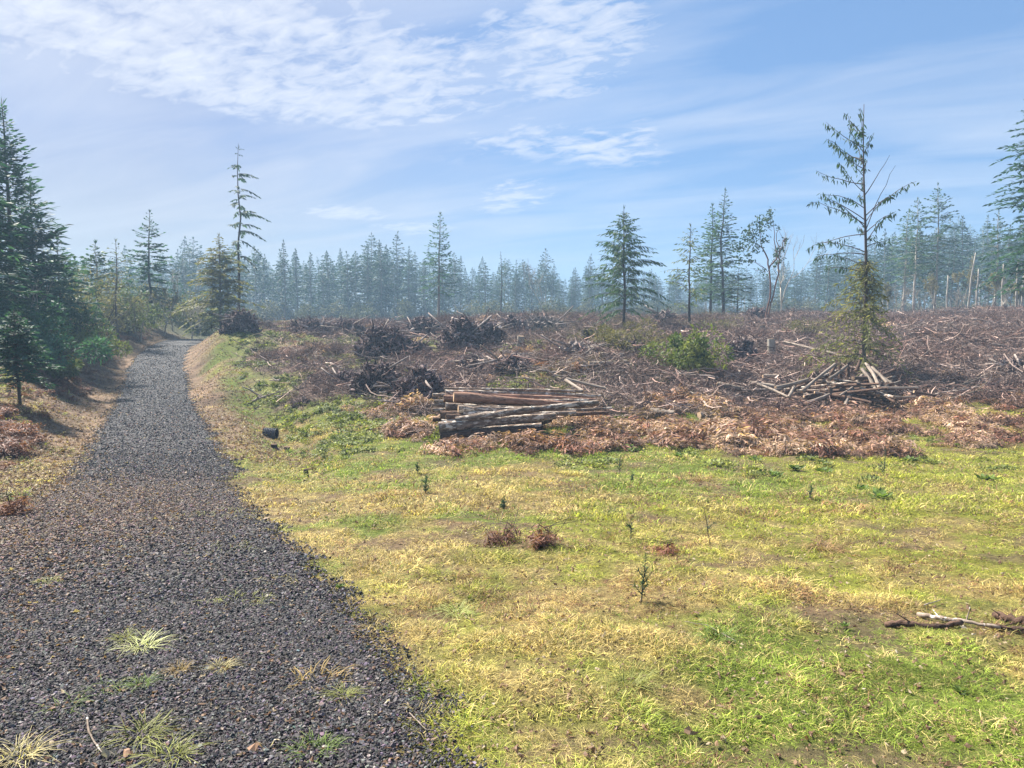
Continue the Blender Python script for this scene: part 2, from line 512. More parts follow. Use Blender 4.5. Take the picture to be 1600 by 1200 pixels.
def road_mat():
    m, t, out = new_mat('dark_gravel')
    g = t.n('ShaderNodeNewGeometry')
    vor = t.n('ShaderNodeTexVoronoi'); vor.inputs['Scale'].default_value = 38
    t.l(g.outputs['Position'], vor.inputs['Vector'])
    a = t.n('ShaderNodeVertexColor', layer_name='zone')
    c = t.n('ShaderNodeSeparateColor'); t.l(vor.outputs['Color'], c.inputs[0])
    col = t.mix(1.0, a.outputs[0], t.ramp(c.outputs[0], [(0, (0.45, 0.45, 0.48)), (0.7, (1.1, 1.1, 1.1)), (0.95, (2.0, 1.95, 1.9)), (1, (3.6, 3.4, 3.1))]), 'MULTIPLY')
    n2 = t.noise(g.outputs['Position'], 1.3, 5, 0.6)
    col = t.mix(1.0, col, t.ramp(n2, [(0.3, (0.42, 0.42, 0.44)), (0.7, (0.70, 0.69, 0.67))]), 'MULTIPLY')  # sheet darkened overall to stand in for shade between the loose stones
    h = t.math('SUBTRACT', 1.0, vor.outputs['Distance'])
    principled(t, out, col, 0.8, h, 1.0, 0.02, 0.3)
    return m


# ------------------------------------------------------------------ ground colours
C = lambda *a: np.array(a, float)
GREEN = C(0.28, 0.295, 0.050); GREEN2 = C(0.18, 0.24, 0.038); DRY = C(0.36, 0.285, 0.12); STRAW = C(0.40, 0.33, 0.15)
SOIL = C(0.105, 0.070, 0.050); SLASH = C(0.115, 0.080, 0.066); SLASHG = C(0.17, 0.17, 0.06)
TAN = C(0.21, 0.145, 0.10); GRAV = C(0.060, 0.055, 0.059); BROWNG = C(0.105, 0.075, 0.066)


def mixc(a, b, t): return a * (1 - t[..., None]) + b * t[..., None]


def grass_col(x, y):
    """living or dry, by patches; returns (n,3)"""
    n1 = fbm(x, y, 1.6, 41); n2 = fbm(x, y, 0.45, 44, 3); n3 = fbm(x, y, 4.5, 47, 2)
    rd = -road_dist(x, y)
    dryness = 0.31 + 1.3 * (n1 - 0.5) + 0.9 * (n2 - 0.5) + 0.5 * (n3 - 0.5)
    dryness = dryness + 0.25 * sstep(2.2, 0.2, rd) - 0.28 * sstep(13, 16, y) * sstep(-4, 1, x) - 0.22 * sstep(4.6, 3.4, y) - 0.18 * sstep(2, 7, x) + 0.18 * sstep(5, 8, y) * sstep(13, 10, y)
    dryness = sstep(0.32, 0.74, dryness)
    c = mixc(np.broadcast_to(GREEN, x.shape + (3,)), GREEN2[None], sstep(0.4, 0.65, n3))
    c = mixc(c, DRY[None], dryness)
    return c, dryness


def heap_mask(x, y):
    return np.exp(-(((x - 10.9) / 3.4) ** 4 + ((y - 24.9) / 2.2) ** 4))


def moss_mask(x, y):
    return sstep(0.445, 0.56, fbm(x, y, 2.6, 61)) * sstep(0.22, -0.05, x / np.maximum(y, 1)) * sstep(62, 45, y)


def zone_col(x, y):
    c, dr = grass_col(x, y)
    c = c * 0.48
    bare = sstep(0.56, 0.68, fbm(x, y, 0.8, 51)) * 0.7
    c = mixc(c, SOIL[None], bare)
    sl_ = slash_mask(x, y)
    g2 = moss_mask(x, y)
    rust = sstep(0.5, 0.65, fbm(x, y, 2.2, 64))
    sc_ = mixc(np.broadcast_to(SLASH, x.shape + (3,)), C(0.23, 0.115, 0.075)[None], rust * 0.5)
    sc_ = mixc(sc_, SLASHG[None], g2)
    c = mixc(c, sc_, sl_)
    rd = road_dist(x, y)
    left = x < np.interp(y, RY, RXL) + 1
    wdt = np.where(left, 3.4, 1.7) + 1.2 * (fbm(x, y, 1.5, 71) - 0.5)
    tn = sstep(-wdt, -wdt + 0.8, rd) * sstep(15, 22, y + 5 * left)
    c = mixc(c, mixc(np.broadcast_to(TAN, x.shape + (3,)), C(0.10, 0.068, 0.048)[None], sstep(0.35, 0.65, fbm(x, y, 0.6, 73))), tn * 0.9)
    leftfar = left & (rd < -2.5)
    lf = leftfar * sstep(0.42, 0.6, fbm(x, y, 1.2, 77)) * 0.6
    c = mixc(c, C(0.20, 0.10, 0.075)[None], lf)
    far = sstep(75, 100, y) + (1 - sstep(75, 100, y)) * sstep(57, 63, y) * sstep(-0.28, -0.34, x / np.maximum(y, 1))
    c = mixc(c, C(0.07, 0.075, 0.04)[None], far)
    return c


def road_col(x, y):
    c = np.broadcast_to(GRAV, x.shape + (3,)).copy()
    xl = np.interp(y, RY, RXL)
    lf = sstep(4.6, 1.0, x - xl + 2.2 * (fbm(x, y, 1.4, 81) - 0.5)) * sstep(16, 10, y)
    c = mixc(c, BROWNG[None], lf * 0.85)
    c = mixc(c, C(0.046, 0.044, 0.049)[None], sstep(12, 30, y))
    return c


def vcol(me, cols):
    ca = me.color_attributes.new('zone', 'FLOAT_COLOR', 'POINT')
    a = np.ones((len(me.vertices), 4), np.float32); a[:, :3] = cols
    ca.data.foreach_set('color', a.ravel())


# ------------------------------------------------------------------ ground sheet
def sgrid(lo, hi, n, k):
    t = np.linspace(math.asinh(lo / k), math.asinh(hi / k), n)
    return np.sinh(t) * k


gx_ = sgrid(-300, 300, 460, 3.0)
gy_ = np.concatenate([np.linspace(-60, 0, 12)[:-1], sgrid(0, 400, 520, 7.0)])
GX, GY = np.meshgrid(gx_, gy_)
GZ = height(GX, GY)
rd_ = road_dist(GX, GY)
b = MB()
nx, ny = len(gx_), len(gy_)
ii = np.arange(ny - 1)[:, None] * nx + np.arange(nx - 1)[None]
b.add(np.stack([GX, GY, GZ], -1).reshape(-1, 3), np.stack([ii, ii + 1, ii + nx + 1, ii + nx], -1).reshape(-1, 4))
me = b.mesh('ground', ground_mat(), True)
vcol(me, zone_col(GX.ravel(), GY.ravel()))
tag(obj('ground', me), 'grassy field rising into a brown logged clearing', kind='structure')

# road sheet, 12 mm above the ground, ragged edges
b = MB()
ry_ = np.concatenate([np.linspace(-30, 0, 20)[:-1], sgrid(0, 105, 620, 8.0)])
NS = 72
tt = np.linspace(0, 1, NS)
RYg = np.repeat(ry_[:, None], NS, 1)
xr = np.interp(ry_, RY, RXR) - 0.22 * (ry_ < 14) + (0.42 + 0.2 * (ry_ > 6)) * (fbm(ry_, ry_ * 0, 1.1, 91) - 0.5) + 0.5 * (fbm(ry_, ry_ * 0, 0.3, 93) - 0.5)
xl = np.interp(ry_, RY, RXL) + 0.6 * (fbm(ry_, ry_ * 0 + 7, 1.1, 95) - 0.5) + 0.3 * (fbm(ry_, ry_ * 0 + 7, 0.25, 97) - 0.5)
RXg = xl[:, None] + (xr - xl)[:, None] * tt[None]
RZg = height(RXg, RYg) + 0.014 - 0.03 * ((tt < 0.001) | (tt > 0.999))[None]
ii = np.arange(len(ry_) - 1)[:, None] * NS + np.arange(NS - 1)[None]
b.add(np.stack([RXg, RYg, RZg], -1).reshape(-1, 3), np.stack([ii, ii + 1, ii + NS + 1, ii + NS], -1).reshape(-1, 4))
me = b.mesh('road', road_mat(), True)
vcol(me, road_col(RXg.ravel(), RYg.ravel()))
tag(obj('road', me), 'dark crushed gravel road curving over the rise', kind='structure')


def on_road(x, y):
    xr_ = np.interp(y, ry_, xr); xl_ = np.interp(y, ry_, xl)
    return np.minimum(x - xl_, xr_ - x)


# ------------------------------------------------------------------ scatter ("stuff")
def scatter(name, label, protos, x, y, rot, scl, idx, tint, z=None):
    me = bpy.data.meshes.new(name)
    n = len(x)
    me.vertices.add(n)
    z = height(x, y) if z is None else z
    me.vertices.foreach_set('co', np.stack([x, y, z], 1).astype(np.float32).ravel())
    for nm, typ, arr, key in (('rot', 'FLOAT_VECTOR', rot, 'vector'), ('scl', 'FLOAT_VECTOR', scl, 'vector'),
                              ('idx', 'INT', idx, 'value')):
        at = me.attributes.new(nm, typ, 'POINT')
        at.data.foreach_set(key, np.asarray(arr, np.int32 if typ == 'INT' else np.float32).ravel())
    at = me.attributes.new('tint', 'FLOAT_COLOR', 'POINT')
    a = np.ones((n, 4), np.float32); a[:, :3] = tint
    at.data.foreach_set('color', a.ravel())
    o = obj(name, me)
    c = bpy.data.collections.new(name + '_kinds')
    for p in protos: c.objects.link(p)
    g = bpy.data.node_groups.new(name, 'GeometryNodeTree')
    g.interface.new_socket('Geometry', in_out='INPUT', socket_type='NodeSocketGeometry')
    g.interface.new_socket('Geometry', in_out='OUTPUT', socket_type='NodeSocketGeometry')
    gi = g.nodes.new('NodeGroupInput'); go = g.nodes.new('NodeGroupOutput')
    ip = g.nodes.new('GeometryNodeInstanceOnPoints')
    ci = g.nodes.new('GeometryNodeCollectionInfo')
    ci.inputs['Collection'].default_value = c
    ci.inputs['Separate Children'].default_value = True
    ci.inputs['Reset Children'].default_value = True
    def na(nm, dt):
        k = g.nodes.new('GeometryNodeInputNamedAttribute'); k.data_type = dt
        k.inputs['Name'].default_value = nm
        return k.outputs['Attribute']
    e2r = g.nodes.new('FunctionNodeEulerToRotation')
    L = g.links.new
    L(gi.outputs[0], ip.inputs['Points']); L(ci.outputs[0], ip.inputs['Instance'])
    ip.inputs['Pick Instance'].default_value = True
    L(na('idx', 'INT'), ip.inputs['Instance Index'])
    L(na('rot', 'FLOAT_VECTOR'), e2r.inputs[0]); L(e2r.outputs[0], ip.inputs['Rotation'])
    L(na('scl', 'FLOAT_VECTOR'), ip.inputs['Scale'])
    L(ip.outputs[0], go.inputs[0])
    md = o.modifiers.new('scatter', 'NODES'); md.node_group = g
    tag(o, label, kind='stuff')
    return o


def proto(name, me):
    return bpy.data.objects.new(name, me)


def rots(rng, x, y, tilt=0.0):
    ax, ay = slope_rot(x, y)
    n = len(x)
    return np.stack([ax + tilt * rng.randn(n), ay + tilt * rng.randn(n), rng.rand(n) * 6.283], 1)


def s3(s): return np.repeat(np.asarray(s)[:, None], 3, 1)


def fan_points(rng, n, y0, y1, u0=-0.74, u1=0.74, power=1.0):
    """random ground points inside the wedge the photo looks over, density falling with distance"""
    t = rng.rand(n)
    # y distribution: p(y) ~ y^(1-power)
    e = 2 - power
    if abs(e) < 1e-3: y = y0 * (y1 / y0) ** t
    else: y = (y0**e + t * (y1**e - y0**e)) ** (1 / e)
    x = y * (u0 + rng.rand(n) * (u1 - u0))
    return x, y


def in_frame_u(y): return 0.74


# ---- grass
def tuft(seed, nb, spread, hgt, wid, lean):
    r = np.random.RandomState(seed); m = MB()
    a = r.rand(nb) * 6.283; rad = spread * np.sqrt(r.rand(nb))
    base = np.stack([np.cos(a) * rad, np.sin(a) * rad, -0.01 + 0 * a], 1)
    da = a + r.randn(nb) * 1.1
    ln = lean * (0.4 + r.rand(nb))
    d = np.stack([np.cos(da) * ln, np.sin(da) * ln, np.ones(nb)], 1); d /= np.linalg.norm(d, axis=1)[:, None]
    h = hgt * (0.4 + 0.8 * r.rand(nb))
    side = np.stack([-np.sin(da), np.cos(da), 0 * a], 1) * (wid * (0.6 + 0.6 * r.rand(nb)))[:, None]
    out = np.stack([np.cos(da), np.sin(da), 0 * a], 1)
    p1 = base + d * (h * 0.5)[:, None]
    p2 = base + d * (h * 0.85)[:, None] + out * (h * 0.28 * ln)[:, None] - np.array([0, 0, 1]) * (h * 0.10 * ln)[:, None]
    p3 = base + d * (h * 1.0)[:, None] + out * (h * 0.75 * ln)[:, None] - np.array([0, 0, 1]) * (h * 0.42 * ln)[:, None]
    v = np.stack([base - side, base + side, p1 - side * 0.8, p1 + side * 0.8, p2 - side * 0.5, p2 + side * 0.5, p3], 1).reshape(-1, 3)
    k = np.arange(nb)[:, None] * 7
    q = np.vstack([k + np.array([[0, 1, 3, 2]]), k + np.array([[2, 3, 5, 4]])])
    t = k + np.array([[4, 5, 6]])
    m.add(v, q, t)
    return m


tufts = []
for i in range(6): tufts.append(proto('grass_tuft', tuft(i, 26, 0.060, 0.036 + 0.010 * (i % 3), 0.0019, 1.8).mesh('grass_tuft', M_tgrass)))
for i in range(3): tufts.append(proto('grass_tuft', tuft(20 + i, 30, 0.05, 0.085, 0.0019, 1.5).mesh('grass_tuft', M_tgrass)))
for i in range(4): tufts.append(proto('grass_tuft', tuft(40 + i, 40, 0.22, 0.062, 0.0048, 1.5).mesh('grass_tuft', M_tgrass)))
rng = np.random.RandomState(11)
xs, ys, ix, sc = [], [], [], []
for n, y0, y1, lo, hi, s0, s1, pw in ((40000, 2.0, 6, 0, 6, 0.75, 1.25, 1.0), (36000, 5.5, 14, 0, 6, 0.9, 1.6, 1.0), (1500, 2.0, 9, 6, 9, 0.5, 1.0, 1.0),
                                  (20000, 9, 24, 9, 13, 0.8, 1.25, 1.0), (5000, 20, 32, 9, 13, 0.8, 1.5, 1.0)):
    x, y = fan_points(rng, n, y0, y1, -0.78, 0.78, pw)
    xs.append(x); ys.append(y); ix.append(rng.randint(lo, hi, n)); sc.append(s0 + (s1 - s0) * rng.rand(n))
x = np.concatenate(xs); y = np.concatenate(ys); ix = np.concatenate(ix); sc = np.concatenate(sc)
rd = on_road(x, y)
slm = slash_mask(x, y)
left = x < np.interp(y, RY, RXL) + 1
keep = rng.rand(len(x)) < np.where(rd > 0.0, 0.0, 1.0) * (1 - 0.97 * slm) * np.where(left, 0.35, 1.0)
keep &= rng.rand(len(x)) > 0.5 * sstep(0.60, 0.70, fbm(x, y, 0.8, 51))
keep &= rng.rand(len(x)) > 0.8 * sstep(0.54, 0.36, fbm(x, y, 0.30, 58, 2))
edge_fade = sstep(0.0, 0.5, -rd)
keep &= rng.rand(len(x)) < 0.35 + 0.65 * edge_fade
# shoulders beyond the ditch carry litter instead of grass
keep &= ~((rd > -1.8) & (y > 17) & (rng.rand(len(x)) < 0.8))
x, y, ix, sc = x[keep], y[keep], ix[keep], sc[keep]
c, dr = grass_col(x, y)
pick = rng.rand(len(x))
jit = np.where((pick < 0.22)[:, None], STRAW[None], c)
jit = np.where((pick > 0.93)[:, None], GREEN2[None] * 0.9, jit)
jit = np.where(((pick > 0.58) & (pick < 0.60 + 0.30 * sstep(0.45, 0.62, fbm(x, y, 0.7, 60, 3))))[:, None], C(0.20, 0.115, 0.065)[None], jit)
jit = jit * ((0.8 + 0.65 * rng.rand(len(x))) * (0.65 + 0.85 * fbm(x, y, 0.42, 59, 3)))[:, None]
sc2 = s3(sc); hn = sstep(0.30, 0.72, fbm(x, y, 0.34, 57, 2)); sc2 *= (0.55 + 0.65 * hn)[:, None]; sc2[:, 2] *= 0.6 + 0.75 * hn
scatter('grass', 'short yellow-green winter grass with dry straw patches', tufts, x, y, rots(rng, x, y, 0.12), sc2, ix, jit)


# ---- gravel
def stone(seed):
    r = np.random.RandomState(seed); m = MB()
    t = (1 + 5 ** 0.5) / 2
    v = np.array([(-1, t, 0), (1, t, 0), (-1, -t, 0), (1, -t, 0), (0, -1, t), (0, 1, t), (0, -1, -t), (0, 1, -t), (t, 0, -1), (t, 0, 1), (-t, 0, -1), (-t, 0, 1)], float) / 1.9
    f = [(0, 11, 5), (0, 5, 1), (0, 1, 7), (0, 7, 10), (0, 10, 11), (1, 5, 9), (5, 11, 4), (11, 10, 2), (10, 7, 6), (7, 1, 8), (3, 9, 4), (3, 4, 2), (3, 2, 6), (3, 6, 8), (3, 8, 9), (4, 9, 5), (2, 4, 11), (6, 2, 10), (8, 6, 7), (9, 8, 1)]
    v = v * (1 + 0.35 * r.randn(12, 1)) * np.array([1, 0.55 + 0.4 * r.rand(), 0.35 + 0.25 * r.rand()])
    m.add(v, None, f)
    return m.mesh('gravel_stone', M_tstone)


stones = [proto('gravel_stone', stone(i)) for i in range(10)]
rng = np.random.RandomState(12)
xa, ya = fan_points(rng, 100000, 2.0, 6.0, -0.78, 0.1, 1.0)
xb, yb = fan_points(rng, 84000, 5.5, 17, -0.78, -0.15, 1.05)
xc_, yc_ = fan_points(rng, 56000, 13, 50, -0.66, -0.36, 1.3)
x = np.concatenate([xa, xb, xc_]); y = np.concatenate([ya, yb, yc_])
s = np.concatenate([0.0042 + 0.0078 * rng.rand(len(xa)) ** 2.4, 0.0078 + 0.0095 * rng.rand(len(xb)) ** 1.6, 0.009 + 0.011 * rng.rand(len(xc_)) + 0.00025 * yc_])
rd = on_road(x, y)
keep = rng.rand(len(x)) < sstep(-0.28, 0.06, rd) * 0.98
x, y, s = x[keep], y[keep], s[keep]
tint = road_col(x, y) * (0.35 + 2.6 * rng.rand(len(x)) ** 2.4)[:, None] * (1 + 0.12 * rng.randn(len(x), 3))
pk = rng.rand(len(x))
tint = np.where((pk > 0.988)[:, None], C(0.30, 0.28, 0.26)[None], tint)
tint = np.where(((pk < 0.045) & (x < -1.5 - 0.35 * y))[:, None], C(0.26, 0.15, 0.10)[None], tint)
rt = np.stack([rng.randn(len(x)) * 0.5, rng.randn(len(x)) * 0.5, rng.rand(len(x)) * 6.28], 1)
scatter('gravel', 'loose dark angular crushed rock covering the road', stones, x, y, rt, s3(s), rng.randint(0, 10, len(x)), tint, z=height(x, y) + 0.014 + s * 0.25)


# ---- fallen leaves and litter
def leafp(seed):
    r = np.random.RandomState(seed); m = MB()
    n = 7; a = np.linspace(0, 2 * np.pi, n, endpoint=False)
    rr = (0.6 + 0.5 * r.rand(n)) * np.array([1.3, .8, .7, .9, 1.1, .8, .7])
    v = np.stack([np.cos(a) * rr, np.sin(a) * rr * 0.65, 0.25 * r.randn(n)], 1)
    v = np.vstack([v, [[0, 0, 0.25]]])
    m.add(v, None, [(n, i, (i + 1) % n) for i in range(n)])
    return m.mesh('fallen_leaf', M_tfern)


leaves = [proto('fallen_leaf', leafp(i)) for i in range(6)]
rng = np.random.RandomState(13)
xa, ya = fan_points(rng, 10500, 2.2, 17, -0.75, 0.75, 1.2)
xb, yb = fan_points(rng, 48000, 9, 60, -0.75, -0.2, 1.0)
rdb = road_dist(xb, yb); lb = xb < np.interp(yb, RY, RXL) + 1
kb = ((rdb < 0.1) & ~lb & (rdb > -2.6) & (yb > 16)) | (lb & (rdb < 0.15) & (rdb > -6))
kb |= rng.rand(len(xb)) < 0.03
xc_, yc_ = fan_points(rng, 11000, 3.0, 14, -0.78, -0.3, 1.0)
kc = rng.rand(len(xc_)) < sstep(4.4, 0.8, xc_ - np.interp(yc_, RY, RXL)) * 0.8
x = np.concatenate([xa, xb[kb], xc_[kc]]); y = np.concatenate([ya, yb[kb], yc_[kc]])
s = np.concatenate([0.009 + 0.013 * rng.rand(len(xa)) ** 2 + 0.0008 * ya, 0.030 + 0.03 * rng.rand(kb.sum()), 0.016 + 0.02 * rng.rand(kc.sum())])
tint = lerp(C(0.40, 0.26, 0.17)[None], C(0.22, 0.12, 0.08)[None], rng.rand(len(x))[:, None])
tint = np.where((rng.rand(len(x)) < 0.2)[:, None], C(0.55, 0.44, 0.32)[None], tint)
rt = np.stack([rng.randn(len(x)) * 0.35, rng.randn(len(x)) * 0.35, rng.rand(len(x)) * 6.28], 1)
scatter('leaf_litter', 'brown and tan fallen leaves over the shoulders and grass', leaves, x, y, rt, s3(s), rng.randint(0, 6, len(x)), tint, z=height(x, y) + 0.018)


# ---- bracken (dead ferns)
def fern(seed, nf, ln, dens=9, wk=0.20):
    r = np.random.RandomState(seed); m = MB()
    for i in range(nf):
        a = r.rand() * 6.283; up = 0.5 + 1.1 * r.rand(); L = ln * (0.6 + 0.6 * r.rand())
        o = np.array([math.cos(a), math.sin(a), 0]); pr = np.array([-o[1], o[0], 0])
        s = np.linspace(0, 1, dens)[1:]
        curve = o[None] * (L * s)[:, None] * 0.8 + np.array([0, 0, 1])[None] * (L * (up * s - 1.0 * up * s**2.2))[:, None] + r.randn(1, 3) * 0.05 * L
        curve += r.randn(*curve.shape) * 0.02 * L
        wdt = L * 0.42 * (1 - s) ** 0.7 * (0.4 + s) + 0.02 * L
        for sg in (-1, 1):
            d = pr[None] * sg + o[None] * 0.45 + np.array([0, 0, -0.35])[None] + r.randn(len(s), 3) * 0.3
            m.kites(curve, d, wdt, wdt * wk, r, roll=np.tile([0, 0, 1.0], (len(s), 1)))
        m.kites(curve[:1] * 0, (curve[-1:] - 0), np.array([L * 0.8]), np.array([0.008]), r)
    return m


ferns = [proto('bracken_clump', fern(i, 15, 0.55, 13, 0.11).mesh('bracken_clump', M_tfern)) for i in range(6)]
rng = np.random.RandomState(14)
xa, ya = fan_points(rng, 12500, 15.6, 26, -0.16, 0.78, 1.0)
band = sstep(16.4, 18.5, ya + 8.5 * (fbm(xa, ya, 2.6, 101, 3) - 0.47) + 1.3 * sstep(0.3, 0.7, xa / ya) * 0) * sstep(25.5, 21.5, ya + 2.5 * (fbm(xa, ya, 3, 103) - 0.5))
cl = sstep(0.44, 0.53, fbm(xa, ya, 1.0, 105, 3)) * sstep(0.36, 0.50, fbm(xa, ya, 4.0, 117, 2))
ka = rng.rand(len(xa)) < band * (0.03 + 0.97 * cl) * 0.62
# keep the space in front of the log stack lower
xb, yb = fan_points(rng, 8000, 21, 62, -0.3, 0.78, 1.2)
kb = rng.rand(len(xb)) < sstep(0.52, 0.66, fbm(xb, yb, 2.4, 64)) * 0.5 * slash_mask(xb, yb)
ex, ey = [], []
for (px_, py_, n_, sp_) in ((830, 690, 26, .35), (860, 680, 30, .4), (895, 680, 30, .4), (925, 668, 26, .4), (960, 672, 26, .45), (880, 700, 20, .5), (815, 700, 12, .3), (745, 696, 8, .25), (700, 700, 10, .25), (640, 648, 26, .35), (620, 655, 16, .35), (655, 640, 16, .25), (1000, 680, 24, .5), (1060, 690, 20, .6)):
    g_ = hit(px_, py_)
    ex.append(g_.x + rng.randn(n_) * sp_); ey.append(g_.y + rng.randn(n_) * sp_ * 0.6)
xa = np.concatenate([xa[ka], *ex]); ya = np.concatenate([ya[ka], *ey]); ka = np.ones(len(xa), bool)
xl_, yl_ = fan_points(rng, 4200, 8, 56, -0.78, -0.44, 1.1)
kl = (road_dist(xl_, yl_) < -1.3) & (xl_ < np.interp(yl_, RY, RXL)) & (rng.rand(len(xl_)) < 0.12 + sstep(0.46, 0.60, fbm(xl_, yl_, 1.6, 109)) * 0.5)
x = np.concatenate([xa[ka], xb[kb], xl_[kl]]); y = np.concatenate([ya[ka], yb[kb], yl_[kl]])
s = (0.45 + 0.65 * rng.rand(len(x))) * (0.25 + 1.6 * fbm(x, y, 1.1, 110, 3))
t1 = fbm(x, y, 1.1, 111)
tint = lerp(C(0.26, 0.155, 0.125)[None], C(0.42, 0.295, 0.235)[None], sstep(0.35, 0.65, t1)[:, None])
tint = np.where((rng.rand(len(x)) < 0.25)[:, None], C(0.20, 0.095, 0.07)[None], tint) * (0.5 + 0.8 * rng.rand(len(x)))[:, None]
s[-kl.sum():] *= 0.7
isl = np.concatenate([np.zeros(ka.sum() + kb.sum(), bool), np.ones(kl.sum(), bool)])
tint = np.where(isl[:, None], C(0.19, 0.085, 0.065)[None] * (0.6 + 0.6 * rng.rand(len(x)))[:, None], tint)
in_stack = (np.abs(x + 0.1) < 2.1) & (y > 18.15) & (y < 20.6)
ok = ~in_stack
scatter('dead_bracken', 'rust-brown dead bracken between the grass and the slash', ferns, x[ok], y[ok], rots(rng, x, y, 0.15)[ok], s3(s)[ok], rng.randint(0, 6, len(x))[ok], tint[ok])


# ---- twiggy slash
def twigs(seed, n, spread, l0, l1, r0, curve=0.15, flat=0.25, rise=0.12):
    r = np.random.RandomState(seed); m = MB()
    for i in range(n):
        p = np.array([r.randn() * spread, r.randn() * spread, rise * r.rand()])
        a = r.rand() * 6.283; e = flat * r.randn()
        d = np.array([math.cos(a) * math.cos(e), math.sin(a) * math.cos(e), math.sin(e)])
        L = l0 + (l1 - l0) * r.rand() ** 2
        s = np.linspace(-0.5, 0.5, 4)
        bend = r.randn(3) * curve * L
        pts = p + d[None] * (s * L)[:, None] + bend[None] * (s**2)[:, None]
        m.tube(pts, np.linspace(1, 0.35, 4) * r0 * (0.5 + r.rand()), 3, cap=False)
    return m


tw = []
for i in range(5): tw.append(proto('slash_twigs', twigs(i, 44, 0.38, 0.2, 0.9, 0.0085, 0.55, 0.4, 0.20).mesh('slash_twigs', M_ttwig)))
for i in range(3): tw.append(proto('slash_twigs', twigs(30 + i, 10, 0.5, 0.5, 1.6, 0.018, 0.35, 0.18, 0.22).mesh('slash_twigs', M_ttwig)))


def brush(seed, n, h, r0):
    """grey upright twiggy brush"""
    r = np.random.RandomState(seed); m = MB()
    for i in range(n):
        a = r.rand() * 6.283; l = 0.15 + 0.9 * r.rand(); L = h * (0.4 + 0.7 * r.rand())
        p = np.array([r.randn() * 0.16, r.randn() * 0.16, 0])
        d = np.array([math.cos(a) * l, math.sin(a) * l, 1.0]); d /= np.linalg.norm(d)
        s = np.linspace(0, 1, 4)
        pts = p + d[None] * (s * L)[:, None] + r.randn(1, 3) * 0.18 * L * (s**2)[:, None]
        m.tube(pts, np.linspace(1, 0.3, 4) * r0, 3, cap=False)
        k = r.randint(2, 5)
        b0 = pts[r.randint(1, 4, k)]
        dd = d[None] * 0.6 + r.randn(k, 3) * 0.7
        m.kites(b0, dd, h * (0.2 + 0.25 * r.rand(k)), np.full(k, r0 * 0.9), r)
        k = 6
        b0 = pts[r.randint(1, 4, k)]
        m.kites(b0, r.randn(k, 3), h * (0.05 + 0.06 * r.rand(k)), np.full(k, h * 0.012), r)
    return m


br = [proto('twiggy_brush', brush(i, 30, 0.6, 0.006).mesh('twiggy_brush', M_ttwig)) for i in range(5)]
rng = np.random.RandomState(15)
x, y = fan_points(rng, 15000, 20, 72, -0.36, 0.8, 1.15)
dens = slash_mask(x, y) * (0.45 + 0.55 * sstep(-0.1, 0.35, x / y)) * (1 - 0.75 * moss_mask(x, y)) * (1 - 0.9 * heap_mask(x, y))
k = rng.rand(len(x)) < dens * 0.85
x, y = x[k], y[k]
ix = np.where(rng.rand(len(x)) < 0.74, rng.randint(0, 5, len(x)), rng.randint(5, 8, len(x)))
tint = lerp(C(0.145, 0.103, 0.090)[None], C(0.285, 0.225, 0.195)[None], rng.rand(len(x))[:, None])
tint = np.where((ix >= 5)[:, None], tint * 1.25, tint)
tint = np.where((fbm(x, y, 2.0, 121) > 0.55)[:, None], tint * C(0.78, 0.68, 0.66)[None], tint)
scatter('logging_slash', 'layer of broken grey-brown twigs and limbs left on the clearing', tw, x, y, rots(rng, x, y, 0.12), s3(0.8 + 0.6 * rng.rand(len(x))), ix, tint)

x, y = fan_points(rng, 13000, 21, 70, -0.36, 0.8, 1.15)
dens = slash_mask(x, y) * sstep(0.42, 0.58, fbm(x, y, 3.5, 131)) * (1 - 0.8 * moss_mask(x, y)) * (1 - heap_mask(x, y))
k = rng.rand(len(x)) < dens * 0.5
x, y = x[k], y[k]
tint = lerp(C(0.12, 0.08, 0.075)[None], C(0.22, 0.15, 0.12)[None], rng.rand(len(x))[:, None])
ol = (fbm(x, y, 3.0, 133) > 0.52) & (x / y > 0.02) & (x / y < 0.3)
tint = np.where(ol[:, None], C(0.20, 0.165, 0.085)[None], tint)
scatter('bare_brush', 'thin leafless brush standing among the slash', br, x, y, rots(rng, x, y, 0.15), s3((0.5 + 0.8 * rng.rand(len(x))) * (0.6 + 0.5 * sstep(25, 45, y))), rng.randint(0, 5, len(x)), tint)

# ---- low green cover: mossy clumps, dock, sword fern on the left slope and by the grass edge
lowg = []
for i in range(4): lowg.append(proto('low_green_plant', fern(60 + i, 14, 0.34, 8, 0.26).mesh('low_green_plant', M_tfern)))
for i in range(3):
    r = np.random.RandomState(80 + i); m = MB()
    n = 90
    a = r.rand(n) * 6.283; q_ = np.sqrt(r.rand(n)) * 0.25
    p = np.stack([np.cos(a) * q_, np.sin(a) * q_, 0.02 + 0.12 * r.rand(n) * (1 - q_ / 0.26)], 1)
    d = np.stack([np.cos(a), np.sin(a), 0.2 + 0.5 * r.rand(n)], 1) + 0.4 * r.randn(n, 3)
    m.kites(p, d, 0.06 + 0.05 * r.rand(n), 0.020 + 0.012 * r.rand(n), r, roll=np.tile([0, 0, 1.0], (n, 1)))
    lowg.append(proto('low_green_plant', m.mesh('low_green_plant', M_tfern)))
rng = np.random.RandomState(16)
xa, ya = fan_points(rng, 6500, 17, 58, -0.40, 0.25, 1.0)
ka = rng.rand(len(xa)) < (0.06 + moss_mask(xa, ya)) * sstep(-2.0, -3.2, road_dist(xa, ya)) * 0.75
xb, yb = fan_points(rng, 700, 12.5, 19, -0.1, 0.78, 1.0)
kb = rng.rand(len(xb)) < sstep(0.60, 0.70, fbm(xb, yb, 1.1, 143)) * 0.8
